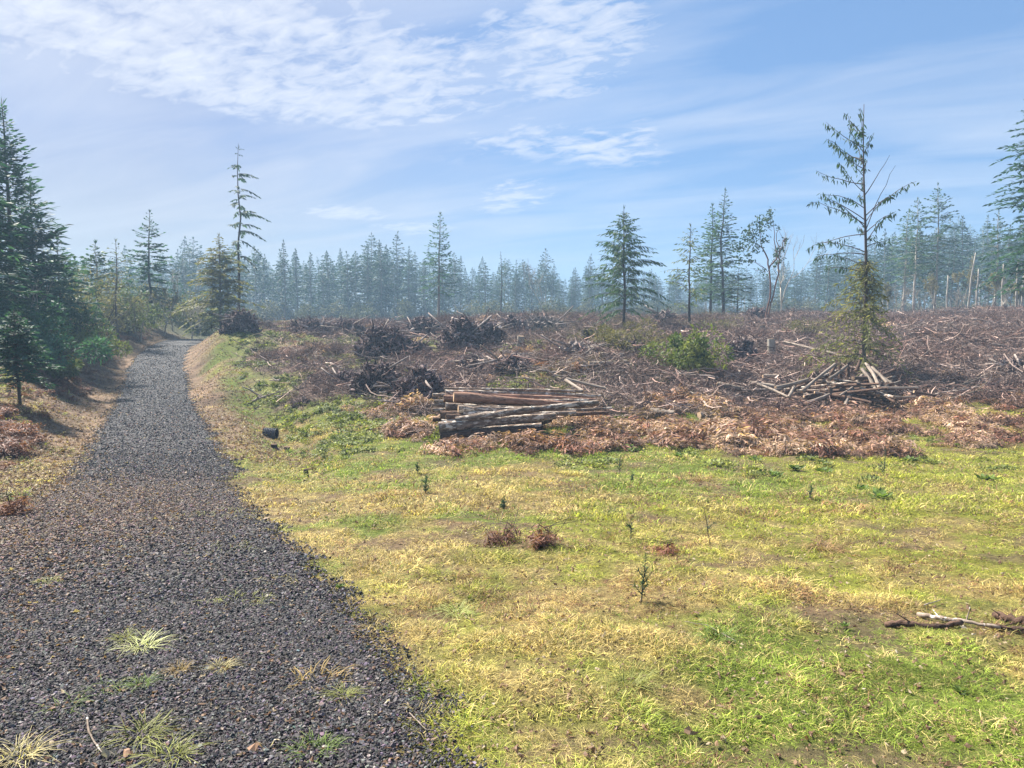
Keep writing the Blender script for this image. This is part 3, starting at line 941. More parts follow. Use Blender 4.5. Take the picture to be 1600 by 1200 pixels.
xd, yd = fan_points(rng, 3800, 16, 60, -0.80, -0.56, 1.0)
kd = (xd < np.interp(yd, RY, RXL) - 3.2) & (rng.rand(len(xd)) < sstep(0.45, 0.6, fbm(xd, yd, 2.2, 145)))
x = np.concatenate([xa[ka], xb[kb], xd[kd]]); y = np.concatenate([ya[ka], yb[kb], yd[kd]])
ix = rng.randint(0, 7, len(x)); ix[ka.sum():ka.sum() + kb.sum()] = rng.randint(4, 7, kb.sum())
tint = lerp(C(0.10, 0.14, 0.035)[None], C(0.26, 0.28, 0.085)[None], rng.rand(len(x))[:, None])
scatter('ground_cover', 'low green ferns and moss among the brown slash', lowg, x, y, rots(rng, x, y, 0.15), s3((0.6 + 0.8 * rng.rand(len(x))) * np.where(np.arange(len(x)) < ka.sum(), 0.85, 0.6)), ix, tint)
#@@PART2

# ------------------------------------------------------------------ trees
def conifer(seed, h, cb=0.15, rmax=2.2, wh=0.4, per=6, prof=0.9, up=(0.0, 0.5), droop=0.25, tl=0.45, tw=0.05,
            sp=0.10, hang=0.0, gap=0.0, r0=None, sides=7, limb_r=0.02, stubs=0, asym=0.0, needle0=0.12, top_taper=1.0, curl=0.0, lean=0.0):
    """returns (trunk builder, crown builder)"""
    r = np.random.RandomState(seed)
    T = MB(); K = MB()
    r0 = r0 or h * 0.013
    zz = np.linspace(0, h, 9)
    wob = np.cumsum(r.randn(9, 2) * 0.006 * h, 0); wob -= wob[0]
    wob[:, 0] += lean * (zz / h) ** 1.3 * h
    tp = np.stack([wob[:, 0], wob[:, 1], zz - 0.25 * (zz == 0)], 1)
    T.tube(tp, r0 * (1 - zz / h * 0.96) ** 0.9 + 0.006, sides)
    def at(z): return np.array([np.interp(z, zz, wob[:, 0]), np.interp(z, zz, wob[:, 1]), z])
    z = cb * h
    aph = r.rand() * 6.28
    while z < h * 0.965:
        t = (z / h - cb) / (1 - cb)
        n = max(3, int(per * (0.75 + 0.5 * r.rand())))
        for k in range(n):
            if r.rand() < gap: continue
            a = aph + k * 6.283 / n + r.randn() * 0.25
            p = max(0.03, (1 - t) ** prof * min(1, 0.22 + 3.0 * (1 - t))) * min(1, 0.55 + 3 * t if cb < 0.3 else 0.5 + 4 * t) ** 0.7
            L = rmax * p * (0.65 + 0.5 * r.rand()) * (1 + asym * math.cos(a - 0.5))
            L = max(L, 0.10)
            el_ = lerp(up[0], up[1], t) + r.randn() * 0.16
            o = np.array([math.cos(a), math.sin(a), 0]); pr = np.array([-o[1], o[0], 0])
            s = np.linspace(0, 1, 5)
            b0 = at(z + r.randn() * wh * 0.25)
            pts = b0 + o[None] * (L * s * math.cos(el_))[:, None] + np.array([0, 0, 1.0])[None] * (L * s * math.sin(el_) - droop * L * s**2 + curl * L * s**3)[:, None] + pr[None] * (r.randn() * 0.08 * L * s**2)[:, None]
            T.tube(pts, limb_r * (0.3 + L / rmax) * (1 - 0.8 * s), 3, cap=False)
            m = max(3, int(L / sp))
            ss = needle0 + (1 - needle0) * (np.arange(m) + r.rand(m)) / m
            base = np.stack([np.interp(ss, s, pts[:, j]) for j in range(3)], 1)
            sg = np.where(np.arange(m) % 2 == 0, 1.0, -1.0)
            d = o[None] * 0.75 + pr[None] * (sg * (0.9 - 0.5 * ss))[:, None] + r.randn(m, 3) * 0.22
            d[:, 2] += math.tan(min(el_, 1.2)) * 0.3 - 2 * droop * ss * 0.3 - hang
            ln = tl * (1.05 - 0.55 * ss) * (0.6 + 0.7 * r.rand(m)) * (0.22 + 0.78 * min(1, L / rmax * 1.7)) * min(1, 0.30 + 2.4 * (1 - t))
            K.kites(base, d, ln, np.full(m, tw) * (0.7 + 0.6 * r.rand(m)), r, roll=np.tile([0, 0, 1.0], (m, 1)) if hang < 0.6 else None)
            K.kites(pts[-1:], (pts[-1:] - pts[-2:-1]), np.array([tl * 0.7 * min(1, 0.3 + 2.4 * (1 - t))]), np.array([tw]), r)
        z += wh * (0.75 + 0.5 * r.rand()) * (1.0 - 0.45 * t)
        aph += 1.1
    K.kites(np.array([at(h * 0.97)] * 4), np.array([[0, 0, 1.0]] * 4) + r.randn(4, 3) * 0.22, np.full(4, tl * 0.8), np.full(4, tw * 0.5), r)
    for i in range(stubs):
        zs = h * (0.08 + (cb - 0.08) * r.rand()); a = r.rand() * 6.283; L = rmax * (0.15 + 0.4 * r.rand())
        b0 = at(zs); e = -0.1 + 0.4 * r.rand()
        s = np.linspace(0, 1, 4)
        pts = b0 + np.array([math.cos(a), math.sin(a), e])[None] * (L * s)[:, None] + np.array([0, 0, -1])[None] * (0.3 * L * s**2)[:, None]
        T.tube(pts, limb_r * 0.5 * (1 - 0.7 * s) + 0.003, 3, cap=False)
    return T, K


def make_tree(name, T, K, mt, mk, label, cat='tree', loc=(0, 0, 0), rz=0.0, group=None, crown='crown', trunk='trunk'):
    root = obj(name, None, None, loc, (0, 0, rz))
    root.empty_display_size = 0.3
    tag(root, label, cat, group)
    obj(trunk, T.mesh(trunk, mt, True), root)
    if K is not None and K.n: obj(crown, K.mesh(crown, mk), root)
    return root


def tree_h(px, Y, top):
    g = ground(px, Y)
    return g, P(px, top, Y).z - g.z


def single(name, px, Y, top, label, mt, mk, seed, group=None, rz=0.0, **kw):
    g, h = tree_h(px, Y, top)
    T, K = conifer(seed, h, **kw)
    return make_tree(name, T, K, mt, mk, label, loc=g, rz=rz, group=group)


# -- left forest edge
single('spruce_tree', 28, 41, 160, 'tallest dark spruce at the left edge of the picture, full conical crown', M_bark, M_spruce, 1,
       cb=0.06, rmax=3.6, wh=0.36, per=8, prof=0.85, up=(0.05, 0.7), droop=0.10, tl=0.75, tw=0.06, sp=0.065, gap=0.12)
single('spruce_tree', 66, 43, 283, 'second dark spruce at left, its right side stepping down towards the road', M_bark, M_spruce, 2,
       cb=0.04, rmax=3.5, wh=0.34, per=8, prof=0.8, up=(0.05, 0.7), droop=0.10, tl=0.75, tw=0.06, sp=0.065, gap=0.12)
single('spruce_tree', -22, 33, 118, 'dark spruce cut by the left picture edge with branch tips reaching in', M_bark, M_spruce, 3,
       cb=0.05, rmax=2.5, wh=0.36, per=7, prof=0.75, up=(0, 0.5), droop=0.2, tl=0.7, tw=0.06, sp=0.05)
single('spruce_tree', 100, 47, 372, 'short dense spruce right of the two big left spruces', M_bark, M_fir, 4,
       cb=0.05, rmax=2.4, wh=0.34, per=7, prof=0.7, up=(0, 0.5), droop=0.15, tl=0.6, tw=0.09, sp=0.10)
single('fir_tree', 157, 56, 378, 'hazy green fir left of the thin open hemlock, yellow sky behind', M_bark, M_fir, 5,
       cb=0.10, rmax=2.2, wh=0.36, per=7, prof=0.75, up=(0, 0.5), droop=0.15, tl=0.55, tw=0.09, sp=0.10)
single('hemlock_tree', 186, 50, 374, 'thin open hemlock with see-through branches left of the road crest', M_bark, M_hemlock, 6,
       cb=0.15, rmax=2.0, wh=0.42, per=5, prof=0.55, up=(0.1, 0.6), droop=0.35, tl=0.45, tw=0.05, sp=0.16, gap=0.1)
single('fir_tree', 125, 60, 404, 'low fir tucked behind the left thicket, only its tip in the sky', M_bark, M_fir, 7,
       cb=0.1, rmax=2.2, wh=0.38, per=6, up=(0, 0.5), tl=0.5, tw=0.09, sp=0.11)
single('fir_tree', 206, 62, 425, 'small dark fir just left of the layered spruce by the road', M_bark, M_fir, 8,
       cb=0.08, rmax=2.0, wh=0.38, per=6, up=(0, 0.5), tl=0.5, tw=0.09, sp=0.11)
single('layered_spruce', 242, 59, 327, 'narrow dark spruce with separate layered branches left of the road crest', M_darkbark, M_spruce, 9,
       cb=0.14, rmax=2.6, wh=0.50, per=7, prof=0.70, up=(-0.25, 0.35), droop=0.15, tl=0.45, tw=0.07, sp=0.055, hang=0.1, gap=0.08, curl=0.12)
single('hemlock_tree', 372, 61, 224, 'very tall thin hemlock with a few drooping branches above the road crest', M_darkbark, M_fir, 17,
       cb=0.40, rmax=2.0, wh=0.80, per=5, prof=0.40, up=(0.15, 0.35), droop=0.45, tl=0.52, tw=0.06, sp=0.05, hang=0.5, gap=0.32, asym=0.4, r0=0.13, stubs=16, lean=0.01)
single('cedar_tree', 346, 53, 366, 'bushy yellow-green cedar right of the road crest', M_bark, M_yellowish, 18,
       cb=0.08, rmax=3.2, wh=0.30, per=8, prof=0.55, up=(0.25, 0.8), droop=0.45, tl=0.55, tw=0.05, sp=0.065, gap=0.05, hang=0.2)

# -- trees standing alone in the clearing
single('spruce_tree', 685, 84, 331, 'tall lone spruce rising above the middle of the hazy forest', M_bark, M_spruce, 21,
       cb=0.30, rmax=2.7, wh=0.50, per=6, prof=0.8, up=(-0.25, 0.4), droop=0.12, tl=0.55, tw=0.085, sp=0.10, gap=0.05, curl=0.15, hang=0.1)
single('cedar_tree', 975, 47, 322, 'broad young cedar with drooping sprays at the near clearing rim', M_darkbark, M_darkleaf, 23,
       cb=0.18, rmax=3.3, wh=0.38, per=7, prof=0.60, up=(0.35, 0.9), droop=0.42, tl=0.50, tw=0.042, sp=0.085, hang=0.75, gap=0.06, stubs=10)
single('cedar_tree', 1076, 48, 350, 'slim see-through cedar between the broad cedar and the tall firs', M_darkbark, M_hemlock, 24,
       cb=0.22, rmax=2.3, wh=0.46, per=5, prof=0.5, up=(0.5, 0.9), droop=0.40, tl=0.42, tw=0.045, sp=0.17, hang=0.7, gap=0.15, stubs=8)
single('fir_tree', 1129, 68, 294, 'tallest fir of the pair right of the slim cedar, straight hazy trunk', M_darkbark, M_fir, 25,
       cb=0.14, rmax=2.7, wh=0.44, per=6, prof=0.72, up=(0.1, 0.55), droop=0.15, tl=0.6, tw=0.085, sp=0.11, gap=0.08)
single('fir_tree', 1108, 74, 318, 'slightly shorter fir leaning behind the left side of the tall fir', M_darkbark, M_fir, 26,
       cb=0.16, rmax=3.0, wh=0.44, per=6, prof=0.8, up=(0.1, 0.55), droop=0.15, tl=0.6, tw=0.085, sp=0.12, gap=0.1)
single('fir_tree', 1150, 66, 420, 'small yellow-green fir at the foot of the tall fir pair', M_darkbark, M_hemlock, 27,
       cb=0.1, rmax=1.5, wh=0.4, per=5, up=(0.2, 0.6), tl=0.4, tw=0.06, sp=0.14, gap=0.15)

# -- tall ragged cedar at right with a yellow-green skirt and bare arching branches
g = hit(1348, 588); TOPH = P(1333, 162, g.y).z - g.z
r = np.random.RandomState(31)
T = MB(); K = MB(); SK = MB()
zz = np.linspace(0, TOPH, 14)
tx = -0.028 * zz + 0.10 * np.sin(zz * 0.55); ty = 0.05 * np.sin(zz * 0.7)
T.tube(np.stack([tx, ty, zz - 0.3 * (zz == 0)], 1), 0.085 * (1 - zz / TOPH * 0.93) + 0.004, 8)
def on_trunk(z): return np.array([np.interp(z, zz, tx), np.interp(z, zz, ty), z])
S_PX = 1.0 / FPX * g.y
limbs = []   # (height in photo px of root, tip px, tip py, leafy fraction)
for (ry0, tx_, ty_, leafy) in [(205, 1280, 196, .8), (215, 1350, 215, .9), (228, 1285, 222, .7), (238, 1280, 238, .7), (232, 1352, 200, .9), (262, 1276, 268, .6),
                               (275, 1290, 262, .5), (245, 1362, 246, .7), (280, 1378, 248, .0), (300, 1360, 272, .5), (300, 1268, 312, .8), (330, 1300, 300, .5),
                               (325, 1262, 316, .5), (330, 1300, 332, .7), (312, 1425, 285, .75), (322, 1400, 300, .6), (338, 1392, 332, .7), (345, 1352, 350, .7),
                               (335, 1374, 268, .0), (318, 1286, 306, .0), (340, 1266, 390, .65), (368, 1272, 380, .6), (372, 1275, 402, .5), (360, 1376, 378, .6),
                               (352, 1390, 335, .6), (392, 1300, 400, .5), (350, 1372, 366, .6), (402, 1280, 420, .6), (196, 1322, 180, .9), (190, 1342, 182, .9),
                               (185, 1330, 168, .9), (212, 1318, 200, .9), (222, 1342, 232, .9), (250, 1318, 250, .8), (290, 1330, 305, .9), (400, 1365, 420, .5)]:
    zr = P(1340, ry0 + 26, g.y).z - g.z
    b0 = on_trunk(zr)
    tip = np.array([P(tx_, ty_, g.y).x - g.x, r.uniform(-1.2, 1.2), P(tx_, ty_, g.y).z - g.z])
    s = np.linspace(0, 1, 7)
    mid = (b0 + tip) / 2 + np.array([0, 0, 0.12 * np.linalg.norm(tip - b0) * (1 if ry0 > 290 else -0.6)])
    pts = ((1 - s)**2)[:, None] * b0 + (2 * s * (1 - s))[:, None] * mid + (s**2)[:, None] * tip
    pts += r.randn(7, 3) * 0.03 * s[:, None]
    T.tube(pts, 0.020 * (1 - 0.75 * s), 4, cap=False)
    L = np.linalg.norm(tip - b0)
    if leafy > 0:
        m = int(L * 20 * leafy) + 8
        ss = 1 - leafy * r.rand(m) ** 1.2
        base = np.stack([np.interp(ss, s, pts[:, j]) for j in range(3)], 1) + r.randn(m, 3) * 0.04
        d = r.randn(m, 3) * 0.45 + np.array([0, 0, -1.0])
        K.kites(base, d, 0.12 + 0.16 * r.rand(m), 0.018 + 0.014 * r.rand(m), r)
for i in range(230):          # the yellow-green skirt
    zr = TOPH * (0.05 + 0.38 * r.rand() ** 0.8); a = r.rand() * 6.283
    L = (2.35 - 1.8 * (zr / TOPH / 0.40)) * (0.25 + 1.0 * r.rand())
    b0 = on_trunk(zr); o = np.array([math.cos(a) - 0.22, math.sin(a), 0]); s = np.linspace(0, 1, 5)
    pts = b0 + o[None] * (L * s)[:, None] + np.array([0, 0, 1.0])[None] * (L * (0.45 * s - 0.75 * s**2))[:, None]
    T.tube(pts, 0.016 * (1 - 0.8 * s), 3, cap=False)
    m = int(L * 13)
    ss = 0.2 + 0.8 * r.rand(m)
    base = np.stack([np.interp(ss, s, pts[:, j]) for j in range(3)], 1)
    SK.kites(base, o[None] * 0.5 + r.randn(m, 3) * 0.5 + np.array([0, 0, -0.4]), 0.16 + 0.16 * r.rand(m), 0.016 + 0.016 * r.rand(m), r)
root = obj('cedar_tree', None, None, g)
tag(root, 'tall ragged cedar with bare arching branches and a yellow-green skirt, poles heaped at its foot', 'tree')
obj('trunk', T.mesh('trunk', M_darkbark, True), root)
obj('crown', K.mesh('crown', M_darkleaf), root)
obj('lower_foliage', SK.mesh('lower_foliage', M_yellowish), root)['label'] = 'bushy yellow-green lower foliage round the trunk'

# -- big fir at the right edge
single('fir_tree', 1612, 42, 112, 'large dark fir cut by the right picture edge', M_darkbark, M_spruce, 33,
       cb=0.16, rmax=2.9, wh=0.42, per=7, prof=0.40, up=(-0.05, 0.35), droop=0.22, tl=0.55, tw=0.055, sp=0.055, gap=0.25, r0=0.16)
# -- right group of firs
for (px, top, Y, sd, lb) in ((1456, 284, 75, 41, 'tallest fir of the right-hand group, pale trunk and wide crown'),
                             (1424, 308, 77, 42, 'fir just left of the tallest one in the right-hand group'),
                             (1408, 326, 80, 43, 'leftmost fir of the right-hand group, shorter and paler'),
                             (1548, 328, 70, 44, 'fir with a short rounded top alone between the right group and the picture edge')):
    single('fir_tree', px, Y, top, lb, M_pale, M_fir, sd, cb=0.34, rmax=3.0 if sd != 44 else 2.3, wh=0.44, per=6, prof=0.75, up=(0.0, 0.55), droop=0.12,
           tl=0.55, tw=0.085, sp=0.12, gap=0.08, stubs=30, r0=0.12)


# -- broadleaf trees
def broadleaf(seed, h, r0, stems=1, leafy=0.0, spread=0.5, depth=5, leaf_l=0.14, leaf_w=0.05, first=0.35, lean=0.1, up=0.25, nl=14):
    r = np.random.RandomState(seed); T = MB(); K = MB()
    def grow(p, d, L, rad, dep):
        n = 4; pts = [p]; dd = d.copy()
        for i in range(n):
            dd = dd + r.randn(3) * 0.16; dd[2] += up * 0.25; dd /= np.linalg.norm(dd)
            pts.append(pts[-1] + dd * L / n)
        pts = np.array(pts)
        T.tube(pts, np.linspace(rad, rad * 0.62, n + 1), 6 if dep > 3 else 3, cap=dep > 3)
        if dep <= 2 and leafy > 0 and r.rand() < leafy:
            m = nl
            b0 = pts[r.randint(1, n + 1, m)] + r.randn(m, 3) * 0.18 * L * 0.5
            K.kites(b0, r.randn(m, 3), leaf_l * (0.7 + 0.6 * r.rand(m)), np.full(m, leaf_w), r, mid=0.5)
        if dep == 0 or rad < 0.004: return
        for k in range(r.randint(2, 4)):
            e = spread * (0.6 + 0.7 * r.rand()); a = r.rand() * 6.283
            q = np.cross(dd, [math.cos(a), math.sin(a), 0.3]); q /= np.linalg.norm(q) + 1e-9
            nd = dd * math.cos(e) + q * math.sin(e)
            grow(pts[-1 if k == 0 else r.randint(2, n + 1)], nd, L * (0.62 + 0.2 * r.rand()), rad * (0.62 if k else 0.7), dep - 1)
    for i in range(stems):
        a = r.rand() * 6.283
        grow(np.array([0.12 * math.cos(a) * (stems > 1), 0.12 * math.sin(a) * (stems > 1), -0.15]), np.array([lean * r.randn(), lean * r.randn(), 1.0]), h * first, r0, depth)
    return T, K


def norm_height(T, K, h):
    top = max(np.vstack(b_.v)[:, 2].max() for b_ in (T, K) if b_ is not None and b_.n)
    f = h / top
    for b_ in (T, K):
        if b_ is not None: b_.v = [v * f for v in b_.v]


g, h = tree_h(1203, 56, 330)
# arbutus: two crooked stems leaning apart, leaf clumps at the upper left
r = np.random.RandomState(52); T = MB(); K = MB()
def crook(p0, p1, r0, r1, n=8, j=0.06):
    s = np.linspace(0, 1, n); p0 = np.array(p0, float); p1 = np.array(p1, float)
    L = np.linalg.norm(p1 - p0)
    pts = p0 + (p1 - p0)[None] * s[:, None] + np.cumsum(r.randn(n, 3) * j * L / 3, 0) * np.sin(s * np.pi)[:, None]
    T.tube(pts, r0 + (r1 - r0) * s, 6, cap=False)
    return pts
def apx(px, py, dy=0.0):
    q = P(px, py, 56); return (q.x - g.x, dy, q.z - g.z)
st1 = crook(apx(1196, 505), apx(1203, 420, 0.2), 0.07, 0.055)
st2 = crook(apx(1199, 505), apx(1214, 430, -0.3), 0.06, 0.05)
crook((0, 0, -0.2), apx(1198, 490), 0.085, 0.07)
ends = []
for a_, b_, r0_, r1_ in ((st1[-1], apx(1194, 388, .3), .09, .06), (st1[-1], apx(1214, 392, .1), .09, .07), (apx(1214, 392, .1), apx(1207, 336, .2), .06, .015), (st2[-1], apx(1216, 392, -.3), .08, .06),
                         (apx(1216, 392, -.3), apx(1226, 372, -.2), .06, .03), (apx(1216, 392, -.3), apx(1213, 360, -.4), .05, .02), (apx(1194, 388, .3), apx(1170, 368, .6), .045, .015),
                         (apx(1194, 388, .3), apx(1186, 352, 0), .045, .015), (apx(1198, 420, .2), apx(1160, 390, .4), .035, .012), (apx(1198, 425, .2), apx(1170, 420, -.4), .035, .012),
                         (apx(1207, 360, .2), apx(1188, 348, .3), .03, .01), (apx(1226, 372, -.2), apx(1218, 400, 0), .03, .008), (apx(1200, 425, 0), apx(1180, 410, 0), .035, .01),
                         (apx(1207, 350, .2), apx(1200, 330, .1), .02, .008), (apx(1222, 372, -.2), apx(1214, 352, 0), .02, .008)):
    ends.append(crook(a_, b_, r0_ * 0.65, r1_ * 0.8, 6, 0.12))
def puff(px, py, rad, n):
    c0 = np.array(apx(px, py, r.uniform(-0.6, 0.6)))
    b0 = c0 + r.randn(n, 3) * rad * 0.5
    K.kites(b0, r.randn(n, 3) + [0, 0, 0.3], 0.16 + 0.14 * r.rand(n), np.full(n, 0.06), r, mid=0.5)
for px, py, rad, n in ((1204, 334, .35, 40), (1190, 345, .4, 45), (1182, 352, .45, 60), (1172, 360, .5, 70), (1163, 370, .5, 60), (1166, 384, .5, 60), (1176, 372, .5, 70), (1186, 364, .4, 40),
                       (1158, 388, .4, 40), (1168, 396, .4, 40), (1180, 388, .4, 50), (1150, 384, .4, 30), (1172, 408, .35, 30), (1160, 408, .35, 24), (1192, 376, .35, 40), (1203, 352, .3, 26),
                       (1212, 396, .3, 30), (1222, 388, .3, 36), (1226, 376, .25, 26), (1218, 408, .25, 20), (1198, 342, .3, 30), (1188, 424, .3, 20), (1216, 356, .2, 14), (1210, 412, .25, 20)):
    puff(px, py, rad, n)
make_tree('arbutus_tree', T, K, M_redbark, M_darkleaf, 'crooked twin-stemmed arbutus with leaf clumps to the left, reddish trunk', loc=g)

# bare alders and dead snags, each its own
def bare(px, Y, top, seed, label, mat=M_pale, name='bare_alder', group=None, **kw):
    g, h = tree_h(px, Y, top)
    a = dict(r0=0.06, spread=0.42, depth=5, first=0.36, lean=0.06, up=0.5); a.update(kw)
    T, K = broadleaf(seed, h, **a); norm_height(T, K, h)
    return make_tree(name, T, K, mat, M_olive, label, loc=g, group=group)


bare(258, 57, 440, 61, 'pale bare alder beside the road crest, in front of the layered spruce', leafy=0.1)
bare(288, 66, 415, 62, 'thin bare alder behind the road crest, right of the layered spruce')
bare(316, 64, 455, 63, 'low bare alder left of the bushy yellow-green cedar')
bare(272, 62, 448, 161, 'thin pale bare alder in the middle behind the road crest')
bare(300, 60, 462, 162, 'short bare alder behind the right half of the road crest', stems=2)
bare(240, 60, 470, 163, 'short bare alder at the left end of the road crest', depth=4)
bare(222, 52, 455, 64, 'crooked pale alder at the top of the left bank', stems=2, depth=4)
bare(1462, 68, 425, 171, 'olive-leaved thin tree between the tallest right-hand fir and its neighbour', leafy=0.6, nl=12)
bare(1542, 66, 425, 172, 'olive-leaved shrubby tree below the round-topped fir', leafy=0.8, nl=14)
bare(1590, 62, 440, 173, 'low olive tree at the foot of the large right-edge fir', leafy=0.8, nl=14)
bare(1385, 70, 440, 174, 'olive-leaved small tree at the left end of the right forest edge', leafy=0.7, nl=12)
bare(8, 37, 430, 65, 'bare pale stem at the left picture edge in front of the big spruce', depth=5)
bare(52, 40, 425, 66, 'bare pale sapling in front of the second big left spruce', depth=5)
bare(850, 100, 402, 67, 'leafless alder showing pale against the middle forest', r0=0.10, spread=0.35)
bare(1218, 60, 345, 68, 'leafless grey tree directly behind the crooked arbutus', r0=0.07, spread=0.35)
bare(1402, 66, 440, 69, 'forked bare alder at the left end of the right forest edge', stems=2)
bare(1440, 64, 452, 70, 'thin bare stem in front of the tallest right-hand fir', depth=4)
bare(1492, 66, 446, 71, 'bare alder with thin crossing stems at the right forest edge', stems=3, depth=4)
bare(1572, 60, 430, 72, 'bare tangled alder beside the large fir at the right edge', stems=2)
bare(1530, 72, 420, 73, 'olive-tinged bare tree under the round-topped fir', leafy=0.5, nl=10)
bare(1505, 70, 400, 74, 'olive-leaved thin tree right of the tallest right-hand fir', leafy=0.7, nl=12)
for i, (px, Y, top) in enumerate(((1562, 62, 412), (1583, 60, 405), (1592, 64, 425), (1520, 64, 420), (1478, 68, 430), (1512, 66, 395))):
    g, h = tree_h(px, Y, top)
    rr_ = np.random.RandomState(600 + i); T = MB(); z = np.linspace(0, h, 6)
    T.tube(np.stack([np.cumsum(rr_.randn(6) * 0.05), np.cumsum(rr_.randn(6) * 0.05), z], 1), 0.11 * (1 - 0.6 * z / h), 7)
    for k in range(9):
        zk = h * (0.3 + 0.65 * rr_.rand()); a = rr_.rand() * 6.28
        T.tube([(0, 0, zk), (0.35 * math.cos(a), 0.35 * math.sin(a), zk + 0.1)], [0.02, 0.006], 3, cap=False)
    o = obj('dead_snag', T.mesh('dead_snag', M_pale, True), None, g)
    tag(o, ['broken pale snag left of the large right-edge fir', 'pale snag nearest the large right-edge fir', 'short pale snag at the far right edge', 'pale snag under the olive-leaved tree',
            'leaning pale snag beside the tallest right-hand fir', 'taller thin pale snag right of the tallest fir'][i], 'dead tree')
g, h = tree_h(783, 96, 393)
T, K = conifer(77, h, cb=0.25, rmax=0.5, wh=0.5, per=4, prof=0.3, up=(-0.2, 0.2), tl=0.3, tw=0.06, sp=0.2, r0=0.12)
make_tree('dead_spruce', T, K, M_darkbark, M_darkleaf, 'thin dying spruce spire with stubby branches, right of the tall lone spruce', loc=g)

# -- small dark fir by the left bank
single('young_fir', 27, 21.5, 484, 'small dark young fir low on the left bank beside the road', M_darkbark, M_spruce, 81,
       cb=0.26, rmax=1.15, wh=0.15, per=9, prof=0.62, up=(-0.05, 0.5), droop=0.15, tl=0.30, tw=0.024, sp=0.028, r0=0.045)

# -- the hazy forest wall: four kinds of fir, copied
KINDS = []
specs = [('fir_tree', 'dense-crowned hazy fir in the forest wall behind the clearing', dict(cb=0.22, rmax=2.6, prof=0.75, gap=0.03, stubs=10), 3),
         ('bare_trunked_fir', 'hazy fir with a long pale bare trunk and a short crown, in the forest wall', dict(cb=0.52, rmax=2.3, prof=0.65, gap=0.05, stubs=26), 3),
         ('narrow_fir', 'narrow spired hazy fir in the forest wall behind the clearing', dict(cb=0.25, rmax=1.7, prof=0.85, gap=0.05, stubs=10), 2),
         ('ragged_fir', 'ragged open-branched hazy fir in the forest wall behind the clearing', dict(cb=0.38, rmax=2.5, prof=0.55, gap=0.25, stubs=20), 2)]
used = {}
sd = 200
for (nm, lb, kw, nvar) in specs:
    for v in range(nvar):
        sd += 1
        T, K = conifer(sd, 13.0, wh=0.45, per=6, up=(-0.05, 0.5), droop=0.15, tl=0.70, tw=0.12, sp=0.15, r0=0.15, sides=6, **kw)
        KINDS.append((nm, lb, T.mesh('trunk', M_pale if kw['cb'] > 0.3 else M_bark, True), K.mesh('crown', M_wall), []))
rng = np.random.RandomState(201)


def forest_fir(x, y, h, kind):
    nm, lb, tm, cm, done = KINDS[kind]
    loc = Vector((x, y, gz(x, y) - 0.1)); f = h / 13.0
    scl = (f * rng.uniform(0.85, 1.2), f * rng.uniform(0.85, 1.2), f)
    if not done:
        root = obj(nm, None, None, loc, (0, 0, rng.rand() * 6.28), scl)
        tag(root, lb, 'tree', lb.split(',')[0].replace('hazy ', '') + 's')
        obj('trunk', tm, root); obj('crown', cm, root); done.append(root)
    else:
        copy_thing(done[0], loc, rng.rand() * 6.28, scl, (rng.randn() * 0.015, rng.randn() * 0.015))


def top_line(px):
    """how high (photo row) the forest wall reaches"""
    return np.interp(px, [-100, 120, 300, 420, 560, 600, 680, 900, 1000, 1200, 1300, 1400, 1700], [400, 420, 405, 408, 400, 392, 412, 430, 436, 432, 405, 372, 360])


for (Y, step, dy, jump) in ((138, 25, 5, 12), (150, 23, 5, 14), (166, 24, 6, 12), (184, 21, 7, 10), (206, 21, 8, 8)):
    px = -60 + rng.rand() * 20
    while px < 1680:
        Yk = Y + rng.uniform(-dy, dy)
        if 1330 < px and Y < 160: Yk -= 35
        g = ground(px, Yk)
        top = top_line(px) - 9 + rng.uniform(-jump, jump * 2.2) + (rng.rand() < 0.12) * -16
        h = max(4.0, P(px, top, Yk).z - g.z)
        forest_fir(g.x, g.y, h, rng.choice(10, p=[.13, .13, .13, .09, .09, .09, .12, .1, .06, .06]))
        px += step * rng.uniform(0.7, 1.3)
# firs that stand out of the line
for (px, top, Y, kd) in ((448, 374, 98, 6), (598, 373, 105, 0), (548, 392, 106, 1), (852, 388, 110, 8), (402, 384, 104, 9), (515, 392, 112, 2), (1288, 402, 88, 0), (1378, 356, 92, 1), (1500, 336, 86, 7),
                         (1240, 425, 100, 2), (1318, 398, 90, 6), (575, 398, 108, 6), (290, 392, 96, 1), (312, 398, 98, 6), (1022, 425, 110, 1)):
    Y *= 1.25
    g = ground(px, Y)
    forest_fir(g.x, g.y, P(px, top, Y).z - g.z, kd)


